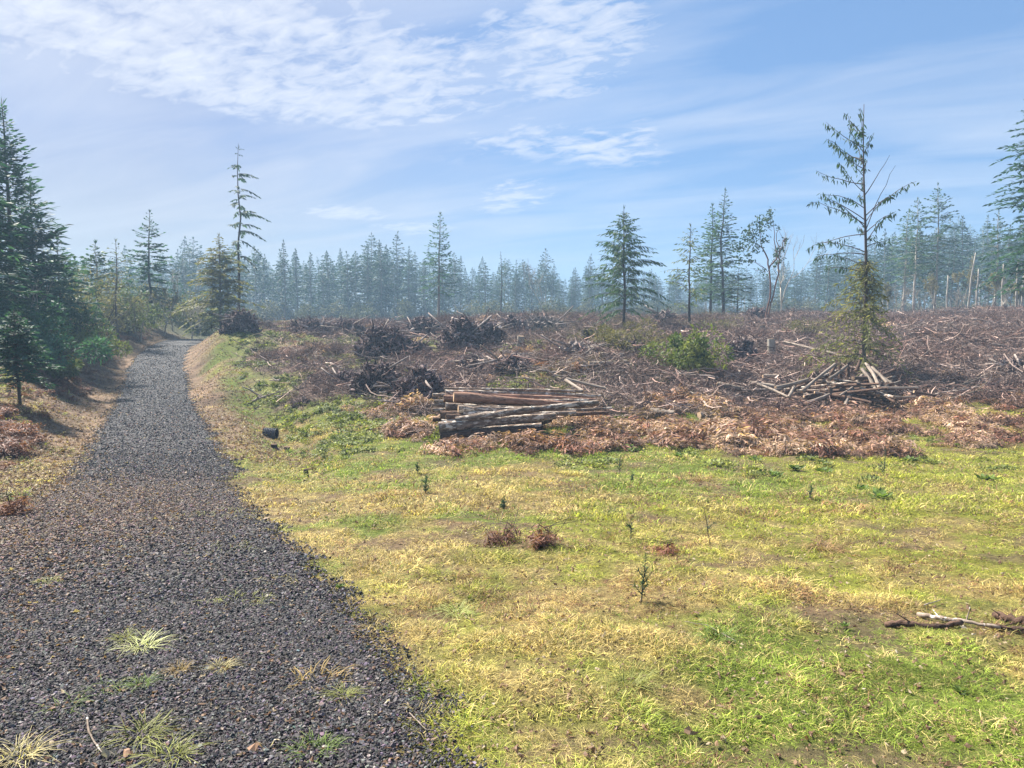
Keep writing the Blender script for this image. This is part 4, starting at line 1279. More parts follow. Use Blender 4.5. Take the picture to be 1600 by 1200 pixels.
# -- undergrowth
def bush(seed, rx, rz, n, ll, lw, hollow=0.55):
    r = np.random.RandomState(seed); m = MB(); T = MB()
    ctr = r.randn(16, 3) * np.array([rx * 0.5, rx * 0.5, rz * 0.24]) + np.array([0, 0, rz * 0.45])
    ctr[:, 2] *= 1 - 0.25 * np.linalg.norm(ctr[:, :2], axis=1) / rx
    which = r.randint(0, 16, n); bs = 0.35 + 0.85 * r.rand(16)
    d = r.randn(n, 3); d /= np.linalg.norm(d, axis=1)[:, None]
    rad = (hollow + (1 - hollow) * r.rand(n) ** 0.7)[:, None] * np.array([rx * 0.42, rx * 0.42, rz * 0.36])
    p = ctr[which] + d * rad * bs[which][:, None]
    ok = p[:, 2] > 0
    p = p[ok]; d = d[ok]
    m.kites(p, d + r.randn(len(p), 3) * 0.6, ll * (0.6 + 0.8 * r.rand(len(p))), lw * (0.6 + 0.8 * r.rand(len(p))), r)
    for i in range(26):
        q = p[r.randint(len(p))]
        s = np.linspace(0, 1, 4)
        pts = q[None] * s[:, None] * np.array([1, 1, 1]) + r.randn(4, 3) * 0.05 * rx * s[:, None]
        T.tube(pts, 0.02 * (1 - 0.7 * s) * max(0.5, rx), 3, cap=False)
    return T, m


def put_bush(px, Y, rx, rz, mat, label, seed, n=1500, ll=0.16, lw=0.035, name='bush', group=None, stem=M_darkbark):
    T, K = bush(seed, rx, rz, n, ll, lw)
    return make_tree(name, T, K, stem, mat, label, 'shrub', ground(px, Y) if Y > 0 else hit(px, -Y), crown='foliage', trunk='stems', group=group)


put_bush(1058, -584, 1.35, 1.75, M_shrub, 'large rounded green bush among the slash right of the broad cedar', 90, 3600, 0.17, 0.032)
put_bush(1092, -587, 0.75, 1.05, M_darkleaf, 'lobe of brush at the right foot of the large green bush, leaves darkened as its shaded side', 91, 2000, 0.13, 0.03)  # dark leaf colour stands for the shaded lower right of the bush
put_bush(1005, -562, 1.6, 1.7, M_olive, 'olive twiggy bush left of the large green bush', 92, 3500, 0.14, 0.018)
put_bush(948, -545, 1.6, 1.5, M_olive, 'pale olive bush at the foot of the broad cedar', 93, 2800, 0.14, 0.018)
put_bush(1260, 42, 1.5, 1.3, M_olive, 'thin olive bush left of the tall ragged cedar', 94, 1800, 0.14, 0.018)
put_bush(1130, 47, 1.5, 1.2, M_olive, 'low olive bush behind the large green bush', 95, 1800, 0.14, 0.018)
lab = ['dark thicket bush at the far left under the big spruce', 'blue-green bush behind the small dark fir', 'olive bush half way up the left bank', 'dark bush at the top of the left bank',
       'green bush above the rust ferns on the left bank', 'tall olive thicket left of the thin hemlock', 'brown-green thicket under the layered spruce', 'low green bush on the left slope near the branches',
       'dull green bush behind the left bank top', 'olive bush just left of the road crest', 'low bush above the left road edge', 'green thicket at the left picture edge']
for i, (px, Y, rx, rz, mt) in enumerate(((10, 34, 2.0, 2.2, M_darkleaf), (45, 30, 1.8, 1.7, M_spruce), (95, 36, 1.9, 1.7, M_hemlock), (125, 42, 1.8, 2.2, M_darkleaf), (80, 44, 2.6, 3.0, M_fir), (160, 50, 2.6, 3.8, M_olive),
                                         (205, 54, 2.4, 3.0, M_hemlock), (82, 31, 1.2, 0.9, M_hemlock), (140, 54, 3.0, 3.8, M_hemlock), (232, 60, 2.2, 3.0, M_olive), (150, 44, 1.2, 1.0, M_olive), (-30, 30, 2.4, 2.6, M_spruce))):
    put_bush(px, Y, rx, rz, mt, lab[i], 100 + i, 3600, 0.20, 0.032)
for i, (px, Y, rx, rz, mt, lb) in enumerate(((252, 66, 2.2, 2.6, M_olive, 'olive brush closing the view behind the left side of the road crest'), (276, 70, 2.2, 2.2, M_hemlock, 'green brush behind the middle of the road crest'),
                                          (300, 68, 2.2, 2.6, M_olive, 'olive brush behind the right side of the road crest'), (322, 66, 1.8, 2.4, M_hemlock, 'green brush between the road crest and the yellow-green cedar'),
                                          (235, 68, 2.2, 3.4, M_hemlock, 'tall green brush behind the layered spruce'), (395, 62, 1.6, 1.2, M_olive, 'low olive brush right of the very tall hemlock'),
                                          (310, 74, 2.6, 3.6, M_fir, 'dark brush farther back between spruce and cedar'), (264, 76, 2.8, 3.8, M_fir, 'dark brush farthest back beyond the road crest'))):
    put_bush(px, Y, rx, rz, mt, lb, 120 + i, 2600, 0.22, 0.035)
rng = np.random.RandomState(19)
T, K = bush(150, 1.6, 2.4, 900, 0.30, 0.06)
ug = [proto('undergrowth_bush', K.mesh('undergrowth_bush', M_tfern))]
T, K = bush(151, 1.2, 3.2, 900, 0.30, 0.06); ug.append(proto('undergrowth_bush', K.mesh('undergrowth_bush', M_tfern)))
x, y = fan_points(rng, 560, 118, 200, -0.8, 0.82, 1.0)
tint = lerp(C(0.055, 0.07, 0.035)[None], C(0.12, 0.11, 0.06)[None], rng.rand(len(x))[:, None])
scatter('forest_undergrowth', 'tangled undergrowth below the hazy firs', ug, x, y, rots(rng, x, y), s3(0.7 + 0.7 * rng.rand(len(x))), rng.randint(0, 2, len(x)), tint)

# ------------------------------------------------------------------ logs
def log_builder(L, ra, rb, seed, sides=14, rings=16, bow=0.02, rough=0.10):
    """a log lying along +X from its butt at the origin"""
    r = np.random.RandomState(seed); m = MB()
    s = np.linspace(0, 1, rings)
    bend = bow * L * np.sin(s * np.pi)
    kn = r.randn(rings) * rough * 0.5
    th = np.arange(sides) * 2 * np.pi / sides
    fl = 1 + 0.06 * np.sin(th * 2 + r.rand() * 6)[None] + rough * r.randn(rings, sides) * 0.7
    rad = (ra + (rb - ra) * s)[:, None] * (1 + kn[:, None]) * fl
    v = np.stack([np.repeat((s * L)[:, None], sides, 1), np.cos(th)[None] * rad + (r.randn() * bend)[:, None], np.sin(th)[None] * rad + (0.4 * r.randn() * bend)[:, None]], -1).reshape(-1, 3)
    k = np.arange(sides); k2 = (k + 1) % sides
    q = np.vstack([np.stack([i * sides + k, i * sides + k2, (i + 1) * sides + k2, (i + 1) * sides + k], 1) for i in range(rings - 1)])
    m.add(v, q[:, ::-1])
    for _ in range(int(L * 1.2)):     # knots and branch stubs
        i = r.randint(1, rings - 1); a = r.rand() * 6.283
        c = v[i * sides + int(a / 6.283 * sides)]
        o = np.array([0.3, math.cos(a), math.sin(a)])
        m.tube([c - o * 0.01, c + o * (0.015 + 0.04 * r.rand())], [0.016, 0.009], 5)
    ends = []
    for e, sx in ((0, -1), (rings - 1, 1)):
        en = MB(); ring = v[e * sides:(e + 1) * sides] * np.array([1, 0.97, 0.97])
        ring = ring + np.array([sx * 0.004, 0, 0])
        c = ring.mean(0) + np.array([sx * 0.004, 0, 0])
        vv = np.vstack([ring, (ring + c) / 2, c])
        tq = [(i_, (i_ + 1) % sides, sides + (i_ + 1) % sides, sides + i_) for i_ in range(sides)]
        tt_ = [(sides + i_, sides + (i_ + 1) % sides, 2 * sides) for i_ in range(sides)]
        if sx < 0: tq = [f[::-1] for f in tq]; tt_ = [f[::-1] for f in tt_]
        en.add(vv, tq, tt_); ends.append(en)
    return m, ends


def aim(p0, p1):
    d = (Vector(p1) - Vector(p0))
    return d.to_track_quat('X', 'Z').to_euler()


def place_log(p0, p1, ra, rb, mat, label, seed, name='log', group=None, cat='log', **kw):
    p0 = Vector(p0); p1 = Vector(p1)
    m, ends = log_builder((p1 - p0).length, ra, rb, seed, **kw)
    o = obj(name, m.mesh(name, mat, True), None, p0, aim(p0, p1))
    tag(o, label, cat, group)
    for e in ends: obj('cut_end', e.mesh('cut_end', M_cut), o)
    return o


def pxr(rp, Y): return rp / FPX * Y


GL = 'logs stacked at the edge of the grass'
PILE = [  # start px,py,Y  end px,py,Y  radius px start/end, material, label
    ((694, 607, 20.3), (911, 611, 20.5), 2.4, 2.0, M_log, 'thin grey log lying highest at the back of the stack'),
    ((696, 613, 20.0), (938, 619, 20.4), 4.2, 3.0, M_log, 'long grey log second from the top of the stack'),
    ((693, 623, 19.8), (884, 630, 20.1), 6.2, 4.0, M_logred, 'short reddish log end just left of the thick peeled red log'),
    ((709, 620.5, 19.4), (897, 632, 19.9), 8.6, 3.6, M_logred, 'thick peeled red log on top of the stack'),
    ((696, 635, 19.6), (880, 641, 19.9), 5.8, 4.0, M_log, 'grey log half hidden under the thick red log'),
    ((716, 639, 19.1), (884, 639, 19.6), 6.2, 4.5, M_log, 'light-topped grey log below the thick red log'),
    ((688, 649, 19.4), (850, 646, 19.6), 8.0, 4.0, M_logdark, 'dark log at mid height of the stack, left end showing'),
    ((697, 652, 19.0), (840, 650, 19.2), 6.4, 5.0, M_logdark, 'brown rotten log between the long diagonal log and the dark mid log'),
    ((712, 657, 18.6), (935, 629.5, 18.7), 5.4, 5.0, M_log, 'long pale log lying diagonally across the front of the stack'),
    ((686, 668, 18.5), (868, 650, 18.7), 8.4, 5.0, M_log, 'stout rough-barked log low at the front of the stack'),
    ((688, 683, 18.45), (832, 670, 18.6), 7.0, 5.0, M_logdark, 'dark bottom log resting on the ground at the front'),
    ((699, 692, 18.2), (802, 685, 18.3), 4.5, 4.0, M_logdark, 'thin rotten log on the ground before the stack'),
    ((690, 682, 19.2), (848, 668, 19.3), 9, 5.0, M_logdark, 'thick dark log at the bottom in the middle of the stack'),
    ((692, 664, 19.3), (850, 652, 19.5), 8, 4.5, M_logdark, 'dark log buried in the heart of the stack'),
    ((690, 676, 20.0), (862, 656, 20.1), 9, 4.0, M_logdark, 'thick dark log at the bottom back of the stack'),
    ((694, 655, 20.1), (880, 640, 20.2), 8, 4.5, M_logdark, 'dark log at mid height in the back row of the stack'),
    ((694, 638, 20.4), (890, 628, 20.4), 7, 4.0, M_logdark, 'dark log under the highest grey logs at the back'),
    ((676, 617, 20.6), (720, 617, 20.7), 2.8, 2.6, M_log, 'uppermost thin pole end jutting out left of the stack'),
    ((678, 627, 20.4), (740, 628, 20.5), 2.6, 2.4, M_log, 'second thin pole end jutting out left of the stack'),
    ((675, 633, 20.4), (740, 634, 20.5), 3.0, 2.6, M_log, 'third thin pole end jutting out left of the stack'),
    ((675, 640.5, 20.2), (740, 641, 20.4), 3.2, 3.0, M_log, 'fourth thin pole end jutting out left of the stack'),
    ((676, 655, 19.9), (730, 656, 20.0), 3.6, 3.4, M_logdark, 'lowest dark pole end jutting out left of the stack'),
    ((700, 628, 19.9), (920, 626, 20.1), 4.0, 2.8, M_log, 'slim brown log between the long grey log and the thick red log'),
    ((724, 646, 19.1), (900, 645, 19.3), 4.4, 3.4, M_log, 'slim knotty log just under the light-topped grey log'),
    ((706, 617, 20.2), (930, 625, 20.3), 3.4, 2.6, M_logred, 'slim reddish log directly behind the thick peeled red log'),
    ((690, 660, 18.9), (850, 656, 19.0), 4.6, 3.6, M_log, 'slim brown log right behind the stout rough-barked log'),
    ((694, 676, 18.7), (846, 664, 18.8), 4.4, 3.4, M_log, 'slim log between the stout log and the bottom log'),
    ((880, 641, 19.6), (956, 637.5, 19.7), 2.4, 1.8, M_log, 'thin pole poking out right beyond the stack, upper one'),
    ((890, 648, 19.4), (950, 645, 19.5), 3.0, 2.4, M_logdark, 'dark short pole poking out right below the thin one'),
]
for i, (a_, b_, ra_, rb_, mt, lb) in enumerate(PILE):
    place_log(P(*a_), P(*b_), pxr(ra_, a_[2]), pxr(rb_, b_[2]), mt, lb, 300 + i, group=GL)
place_log(P(884, 592, 22.3), P(947, 607, 22.0), .05, .04, M_pole, 'pale pole slanting down to the right behind the log stack', 331, 'pole', cat='pole')
place_log(P(884, 594, 22.2), P(911, 611, 21.2), .05, .04, M_pole, 'short pale pole crossing the slanting one behind the log stack', 332, 'pole', cat='pole')
g = hit(825, 607)
place_log(P(825, 597, g.y), (g.x, g.y, g.z - 0.1), .035, .04, M_pole, 'short pale post standing upright behind the log stack', 333, 'post', cat='post')

# ------------------------------------------------------------------ heap of poles under the tall cedar
HEAP = [  # px,py,Y start/end, radius px, dark?, label
    ((1252, 612, 26.3), (1305, 569, 27.4), 2.6, 0, 'long pale pole propped up to the left in the pole heap'),
    ((1295, 592, 26.8), (1324, 571, 27.6), 2.2, 0, 'shorter pole propped beside the long left one'),
    ((1296, 588, 27.6), (1306, 570, 27.6), 2.4, 1, 'dark upright stub leftmost in the heap'),
    ((1313, 591, 27.7), (1312, 571, 27.7), 2.6, 1, 'dark upright stub second from left'),
    ((1325, 589, 27.8), (1325, 567, 27.8), 2.6, 1, 'dark upright stub third from left'),
    ((1338, 580, 27.8), (1344, 563, 27.9), 2.6, 1, 'dark upright stub against the cedar trunk'),
    ((1320, 634, 25.7), (1347, 586, 27.2), 2.8, 0, 'pale pole leaning up from the ferns to the trunk'),
    ((1312, 618, 26.0), (1350, 592, 27.2), 1.4, 0, 'thin pole leaning beside the one from the ferns'),
    ((1372, 618, 26.0), (1347, 577, 27.6), 2.8, 0, 'thick pale pole sloping right from the trunk top'),
    ((1374, 606, 26.2), (1353, 568, 27.6), 2.6, 0, 'pale pole just above the thick one on the right side'),
    ((1386, 598, 26.8), (1362, 574, 27.8), 2.2, 0, 'third pole fanning out on the right side'),
    ((1400, 604, 27.0), (1364, 578, 27.9), 1.8, 0, 'fourth pole fanning out on the right side'),
    ((1375, 606, 26.0), (1407, 596, 26.4), 1.8, 0, 'short pole lying flat right of the fanned poles'),
    ((1376, 606, 25.7), (1434, 606, 26.0), 1.8, 0, 'pale straight pole lying to the right of the heap'),
    ((1392, 620, 25.4), (1430, 620, 25.5), 1.6, 0, 'low pole lying to the right in front of the straight one'),
    ((1428, 612, 25.6), (1462, 618, 25.6), 2.0, 1, 'dark pole end at the far right of the heap'),
    ((1440, 640, 24.6), (1462, 632, 24.8), 1.4, 0, 'small pole at the lower right of the heap'),
    ((1184, 600, 27.4), (1236, 623, 25.8), 2.0, 0, 'whitish pole sloping down on the left side of the heap'),
    ((1212, 606, 26.6), (1262, 593, 27.2), 2.8, 0, 'grey pole arching over the left side of the heap'),
    ((1232, 621, 25.9), (1241, 604, 26.5), 2.2, 0, 'short stubby pole standing in the left side'),
    ((1260, 629, 25.5), (1296, 616, 25.9), 2.2, 0, 'low curved pole at the front of the heap'),
    ((1192, 588, 28.6), (1219, 587, 28.6), 2.8, 0, 'pale chunk of log behind the left end of the heap'),
    ((1120, 601, 26.8), (1161, 609, 26.6), 4.6, 0, 'stout light-topped log left of the heap'),
    ((1172, 598, 27.4), (1210, 604, 27.0), 3.2, 0, 'rough grey pole between the stout log and the heap'),
    ((1112, 612, 26.4), (1150, 616, 26.2), 1.4, 0, 'thin stick lying under the stout log'),
]
for i, (a_, b_, rp, dk, lb) in enumerate(HEAP):
    a_ = (a_[0], a_[1], a_[2] - 1.5); b_ = (b_[0], b_[1], b_[2] - 1.5)
    rp *= 1.15
    if max(a_[1], b_[1]) - min(a_[1], b_[1]) > 14: a_ = (a_[0], a_[1], a_[2] - 0.5); b_ = (b_[0], b_[1], b_[2] - 0.4)
    place_log(P(*a_), P(*b_), pxr(rp, a_[2]), pxr(rp * 0.85, b_[2]), M_logdark if dk else M_pole, lb, 360 + i, 'pole', 'poles heaped at the foot of the tall cedar', 'pole', sides=8, rings=8)
rng = np.random.RandomState(21)
for i in range(66):
    px = rng.uniform(1215, 1385); Y = rng.uniform(24.4, 26.6)
    py = rng.uniform(590, 624) if 1265 < px < 1350 else rng.uniform(602, 624)
    p = P(px, py, Y); g = gz(p.x, p.y)
    if p.z < g: p.z = g + rng.uniform(0.03, 0.25)
    L = rng.uniform(1.0, 2.6); a = rng.uniform(-1.1, 1.1); e = rng.uniform(-0.22, 0.22)
    q = p + Vector((math.cos(a) * L, math.sin(a) * L, math.sin(e) * L))
    q.x = min(q.x, (1400 - 800) / FPX * q.y)
    q.z = max(q.z, gz(q.x, q.y) + 0.04)
    place_log(p, q, rng.uniform(.04, .075), .045, M_logdark if rng.rand() < 0.7 else M_log, 'weathered pole lying in the middle of the pole heap, wood darkened for the shade there', 400 + i, 'pole', 'dark poles inside the heap', 'pole', sides=6, rings=5)  # mostly dark wood here, imitating the shade inside the heap
# one long slope poles
place_log(P(1352, 563, 29.5), P(1428, 574, 29.0), .05, .04, M_pole, 'long pale pole lying on the slope right of the cedar trunk', 470, 'pole', cat='pole')
place_log(P(1430, 576, 29.0), P(1500, 590, 28.4), .045, .03, M_pole, 'second long pole continuing down the right slope', 471, 'pole', cat='pole')
place_log(P(1276, 545, 31.5), P(1347, 561, 29.2), .05, .045, M_pole, 'long pale pole running down to the cedar trunk from the left', 472, 'pole', cat='pole')
place_log(P(1225, 534, 34), P(1282, 548, 32), .05, .045, M_pole, 'thin pale pole on the slope left of the tall cedar', 473, 'pole', cat='pole')
# chunks
for i, (px, py, ang, L, rr_, lb) in enumerate(((1088, 613, 0.9, .42, .14, 'split pale firewood round facing the viewer among the rust ferns'), (1098, 606, -0.5, .40, .12, 'pale round lying on top of the split firewood'),
                                               (1078, 613, 1.2, .35, .13, 'dark round left of the split firewood'), (1143, 622, 0.3, .35, .09, 'small pale round below the stout log'),
                                               (1148, 634, 0.6, .60, .12, 'pale sawn block tilted among the rust ferns'), (1035, 652, -0.6, .75, .11, 'whitish log chunk right of the log stack'),
                                               (1102, 655, 0.5, .5, .10, 'dark short log lying in the rust ferns'), (1046, 633, 0.1, 0.5, .08, 'small grey log between the stack and the split firewood'),
                                               (938, 575, 0.1, .9, .11, 'pale log chunk in the slash behind the stack'), (955, 560, 0.05, 1.0, .10, 'grey log above the pale chunk behind the stack'),
                                               (975, 575, 1.1, .5, .14, 'pale stump round in the slash right of the stack'))):
    g = hit(px, py)
    d = Vector((math.cos(ang), math.sin(ang), 0)) * L
    place_log(g + Vector((0, 0, rr_ * 1.3)) - d * 0.5, g + Vector((0, 0, rr_ * (1.0 + (0.8 if i in (1, 4) else 0)))) + d * 0.5, rr_, rr_ * 0.92, M_log if 'dark' in lb or 'grey' in lb else M_pole, lb, 480 + i, 'log_chunk', cat='log')


# ------------------------------------------------------------------ root wads and slash mounds
def root_mass(seed, rx, rz, n, rr=0.03, curl=0.75, chaos=0.8, flat=0.6):
    r = np.random.RandomState(seed); m = MB(); core = MB()
    nu, nv = 14, 8
    vs = []
    for j in range(nv + 1):
        for i in range(nu):
            ph = j / nv * math.pi * 0.55; a = i / nu * 6.283
            q = 0.84 * (1 + 0.16 * r.randn())
            vs.append((math.cos(a) * math.sin(ph) * rx * q, math.sin(a) * math.sin(ph) * rx * q * flat, math.cos(ph) * rz * q - 0.05))
    fs = [(j * nu + i, (j + 1) * nu + i, (j + 1) * nu + (i + 1) % nu, j * nu + (i + 1) % nu) for j in range(nv) for i in range(nu)]
    core.add(vs, fs)
    for i in range(n):
        a = r.rand() * 6.283; ph = math.acos(1 - r.rand() * 0.95)
        nrm = np.array([math.cos(a) * math.sin(ph), math.sin(a) * math.sin(ph), math.cos(ph)])
        p = nrm * np.array([rx, rx * flat, rz]) * (0.55 + 0.45 * r.rand())
        L = (0.25 + 0.9 * r.rand() ** 2.0) * rx * 0.6
        d = nrm * 0.30 + r.randn(3) * chaos * np.array([1.1, 1.1, 0.55]); d /= np.linalg.norm(d)
        pts = [p]; k = 6
        tw_ = r.randn(3) * curl
        for s in range(k - 1):
            d = d + tw_ * 0.35 + r.randn(3) * 0.15; d /= np.linalg.norm(d)
            pts.append(pts[-1] + d * L / k)
        m.tube(pts, rr * (0.4 + 1.1 * r.rand() ** 2) * np.linspace(1, 0.25, k), 4, cap=False)
    for i in range(n // 9):
        a = r.rand() * 6.283; ph = math.acos(1 - r.rand() * 0.95)
        nrm = np.array([math.cos(a) * math.sin(ph), math.sin(a) * math.sin(ph), math.cos(ph)])
        p = nrm * np.array([rx, rx * flat, rz]) * (0.75 + 0.3 * r.rand())
        d = nrm * 0.3 + r.randn(3); d /= np.linalg.norm(d); L = rx * r.uniform(.12, .38)
        m.tube([p - d * L / 2, p + r.randn(3) * L * .15, p + d * L / 2], [rr * r.uniform(.6, 2.0), rr * r.uniform(1, 2.2), rr * r.uniform(.3, 1.2)], 5, jit=0.35, rng=r)
    return core, m


def mound(px, py, wpx, hpx, seed, label, n=420, name='root_wad', rr=0.028, poles=4, dark=True, cat='root wad', flat=0.6, chaos=0.8, dz=0.0):
    g = hit(px, py); g.z -= 0.06
    rx = wpx / 2 / FPX * g.y; rz = hpx / FPX * g.y * 1.12; n = int(n * 1.5); rr *= 1.15
    core, m = root_mass(seed, rx, rz, n, rr, flat=flat, chaos=chaos)
    g.y += rx * flat * 0.6; g.z = gz(g.x, g.y) - 0.1
    root = obj(name, None, None, g); tag(root, label, cat)
    obj('soil_core', core.mesh('soil_core', M_rootsoil, True), root)
    obj('tangled_roots', m.mesh('tangled_roots', M_root if dark else M_slash, False), root)['kind'] = 'stuff'
    r = np.random.RandomState(seed + 5)
    for i in range(poles):
        b = MB(); L = rx * (0.7 + 0.7 * r.rand()); a = r.rand() * 6.283; e = r.uniform(-0.2, 0.7)
        b.tube([(0, 0, 0), (L * 0.5, 0, 0.03 * r.randn()), (L, 0.05 * r.randn() * L, 0)], [0.045, 0.04, 0.03], 6)
        q = Vector((math.cos(a) * rx * 0.6, -rx * flat * r.uniform(0.3, 0.9), rz * r.uniform(0.4, 0.9)))
        obj('branch', b.mesh('branch', M_slash if i else M_pole, True), root, q, (0, -e, a))
    return root


M_rootsoil = wood_mat('root_soil', (0.030, 0.020, 0.022), (0.085, 0.060, 0.055), 4, (1, 1, 1), 0.06)
mound(655, 630, 88, 54, 501, 'dark spiky root wad directly left of the log stack', 900, rr=0.034, flat=0.7)
mound(585, 620, 84, 50, 502, 'dark spiky root wad left of the one beside the log stack', 800, rr=0.030, flat=0.7, poles=3)
mound(540, 605, 60, 24, 503, 'low purplish root tangle at the left foot of the root wads', 350, rr=0.024)
mound(598, 556, 92, 40, 504, 'rounded grey root mound in the middle of the clearing', 1000, rr=0.04, flat=0.7)
mound(645, 552, 60, 18, 505, 'low tail of dark wood right of the rounded root mound', 300, rr=0.04)
mound(658, 524, 60, 26, 506, 'domed brush pile farthest back in front of the forest', 700, rr=0.05, name='brush_pile', cat='brush pile', flat=0.8)
mound(720, 552, 74, 52, 507, 'large dark root mound right of the domed brush pile', 1000, rr=0.045, poles=5, flat=0.8)
mound(762, 545, 60, 40, 508, 'root mound joined to the right side of the large dark one', 600, rr=0.045, flat=0.8)
mound(480, 522, 70, 18, 509, 'low dark slash heap far left of the rounded mound', 400, rr=0.05, name='slash_heap', cat='slash heap')
mound(540, 520, 60, 18, 510, 'low dark slash heap between the far heap and the domed pile', 400, rr=0.05, name='slash_heap', cat='slash heap')
mound(372, 520, 60, 32, 511, 'rusty brush heap at the foot of the yellow-green cedar', 500, rr=0.04, name='slash_heap', cat='slash heap')
mound(1184, 502, 40, 20, 512, 'upturned root plate on the skyline left of the ragged cedar', 500, rr=0.05, poles=2)
mound(845, 520, 90, 22, 513, 'pile of broken poles and chunks on the skyline above the log stack', 500, rr=0.05, poles=9, name='slash_heap', cat='slash heap', dark=False)
mound(800, 525, 50, 26, 514, 'dark stump heap left of the broken poles on the skyline', 500, rr=0.05, name='slash_heap', cat='slash heap')
mound(1160, 566, 56, 32, 515, 'dark root tangle right of the large green bush', 420, rr=0.035)
mound(800, 585, 70, 26, 516, 'brown root tangle behind the log stack', 500, rr=0.03)
mound(905, 560, 70, 24, 517, 'grey tangle of broken limbs left of the pale log chunks', 400, rr=0.04, dark=False, poles=6, name='slash_heap', cat='slash heap')
mound(985, 560, 60, 26, 518, 'twiggy tangle below the broad cedar', 400, rr=0.035)
mound(740, 580, 56, 22, 519, 'low root tangle above the left end of the log stack', 350, rr=0.03, poles=2)
mound(1040, 508, 50, 18, 520, 'dark brush heap on the skyline right of the broad cedar', 350, rr=0.045, name='slash_heap', cat='slash heap')
mound(1585, 590, 60, 24, 521, 'dark limb tangle at the right picture edge', 300, rr=0.03, name='slash_heap', cat='slash heap')
mound(470, 636, 42, 14, 522, 'small black charred root lying on the green slope', 90, rr=0.04, poles=0)


# ------------------------------------------------------------------ stumps
def stump(px, py, rr_, h_, seed, label, mat=None):
    g = hit(px, py); r = np.random.RandomState(seed); m = MB(); top = MB()
    sides = 12; th = np.arange(sides) * 2 * np.pi / sides
    fl = 1 + 0.1 * r.randn(sides)
    rings = [(-0.1, 1.6), (0.08, 1.25), (0.3, 1.02), (0.7, 0.95), (1.0, 0.92)]
    v = np.vstack([np.stack([np.cos(th) * rr_ * k * fl, np.sin(th) * rr_ * k * fl, np.full(sides, z_ * h_)], 1) for z_, k in rings])
    k = np.arange(sides); k2 = (k + 1) % sides
    m.add(v, np.vstack([np.stack([i * sides + k, i * sides + k2, (i + 1) * sides + k2, (i + 1) * sides + k], 1) for i in range(4)]))
    ring = v[-sides:] * [1, 1, 1] + [0, 0, 0.003]; c = ring.mean(0)
    top.add(np.vstack([ring, c]), None, [(i, (i + 1) % sides, sides) for i in range(sides)])
    o = obj('tree_stump', m.mesh('tree_stump', mat or M_darkbark, True), None, g, (r.randn() * 0.05, r.randn() * 0.05, 0))
    tag(o, label, 'stump'); obj('cut_top', top.mesh('cut_top', M_logdark if 'charred' in label or 'black' in label else M_cut), o)


stump(918, 540, .33, .75, 1, 'blackened stump in the slash left of the broad cedar')
stump(1205, 556, .16, .75, 2, 'slim pale stump in the slash left of the ragged cedar', M_pale)
stump(812, 545, .18, .6, 3, 'splintered pale stump on the slope above the log stack', M_pale)
stump(1190, 523, .22, .6, 4, 'grey stump below the upturned root plate', M_bark)
stump(428, 702, .10, .14, 5, 'small charred stump left of its twin in the ditch below the culvert pipe')
stump(448, 706, .09, .14, 6, 'small charred stump right of its twin in the ditch below the culvert pipe')
stump(478, 745, .05, .16, 7, 'tiny black stump in the grass right of the road')

# dark stick standing on the skyline
g = hit(752, 505)
place_log((g.x, g.y, g.z - .2), P(765, 481, g.y), .07, .03, M_darkbark, 'dark stick standing up on the skyline behind the slash', 540, 'dead_stick', cat='stick')


# ------------------------------------------------------------------ single branches in the slash
def limb(seed, L, r0_, forks=3, bend=0.18):
    r = np.random.RandomState(seed); m = MB()
    s = np.linspace(-0.5, 0.5, 7)
    pts = np.stack([s * L, bend * L * r.randn() * (s**2) + 0.02 * L * r.randn(7), 0.05 + 0.12 * L * r.rand() * (0.25 - s**2) + 0.01 * L * r.randn(7)], 1)
    m.tube(pts, r0_ * np.linspace(1, 0.4, 7), 6)
    for k in range(forks):
        i = r.randint(2, 6); a = r.uniform(-1, 1); l = L * r.uniform(0.12, 0.35)
        d = np.array([math.cos(a), math.sin(a), 0.2 + 0.3 * r.rand()])
        m.tube([pts[i], pts[i] + d * l * 0.5, pts[i] + d * l + r.randn(3) * 0.05], [r0_ * .5, r0_ * .35, r0_ * .15], 4, cap=False)
    return m


rng = np.random.RandomState(22)
LMB = [limb(i, 1.0 + 2.0 * (i % 5) / 4, 0.030 + 0.014 * (i % 3), 1 + i % 4, 0.5 if i % 3 == 0 else 0.18).mesh('slash_branch', M_slash if i % 3 else M_pole, True) for i in range(12)]
cnt = 0
regions = [(1380, 1600, 492, 545, 90, 'pale bleached branch on the slash slope at the right side', 'pale branches on the right slope'),
           (1100, 1400, 500, 570, 45, 'grey broken branch in the slash between the green bush and the tall ragged cedar', 'branches on the middle right slope'),
           (760, 960, 505, 600, 75, 'broken grey branch in the slash above the log stack', 'branches above the log stack'),
           (1380, 1600, 545, 640, 26, 'grey limb lying on the lower right slope behind the ferns', 'limbs on the lower right slope'),
           (400, 640, 520, 640, 26, 'grey limb among the green and brown cover on the left slope', 'limbs on the left slope'),
           (1000, 1240, 570, 640, 14, 'thin branch lying across the rust ferns left of the pole heap', 'branches in the rust ferns')]
for (xa_, xb_, ya_, yb_, n, lb, gr) in regions:
    for i in range(n):
        g = hit(rng.uniform(xa_, xb_), ya_ + (yb_ - ya_) * rng.rand() ** 1.0)
        if g.y > 72: continue
        sx, sy = slope_rot(np.array([g.x]), np.array([g.y]))
        o = obj('slash_branch', LMB[rng.randint(12)], None, g + Vector((0, 0, 0.12 + 0.12 * rng.rand())), (float(sx[0]) + 0.1 * rng.randn(), float(sy[0]) + 0.1 * rng.randn(), rng.normal(0, 0.6) + (3.14 if rng.rand() < .5 else 0)), rng.uniform(0.6, 1.15))
        tag(o, lb, 'branch', gr)


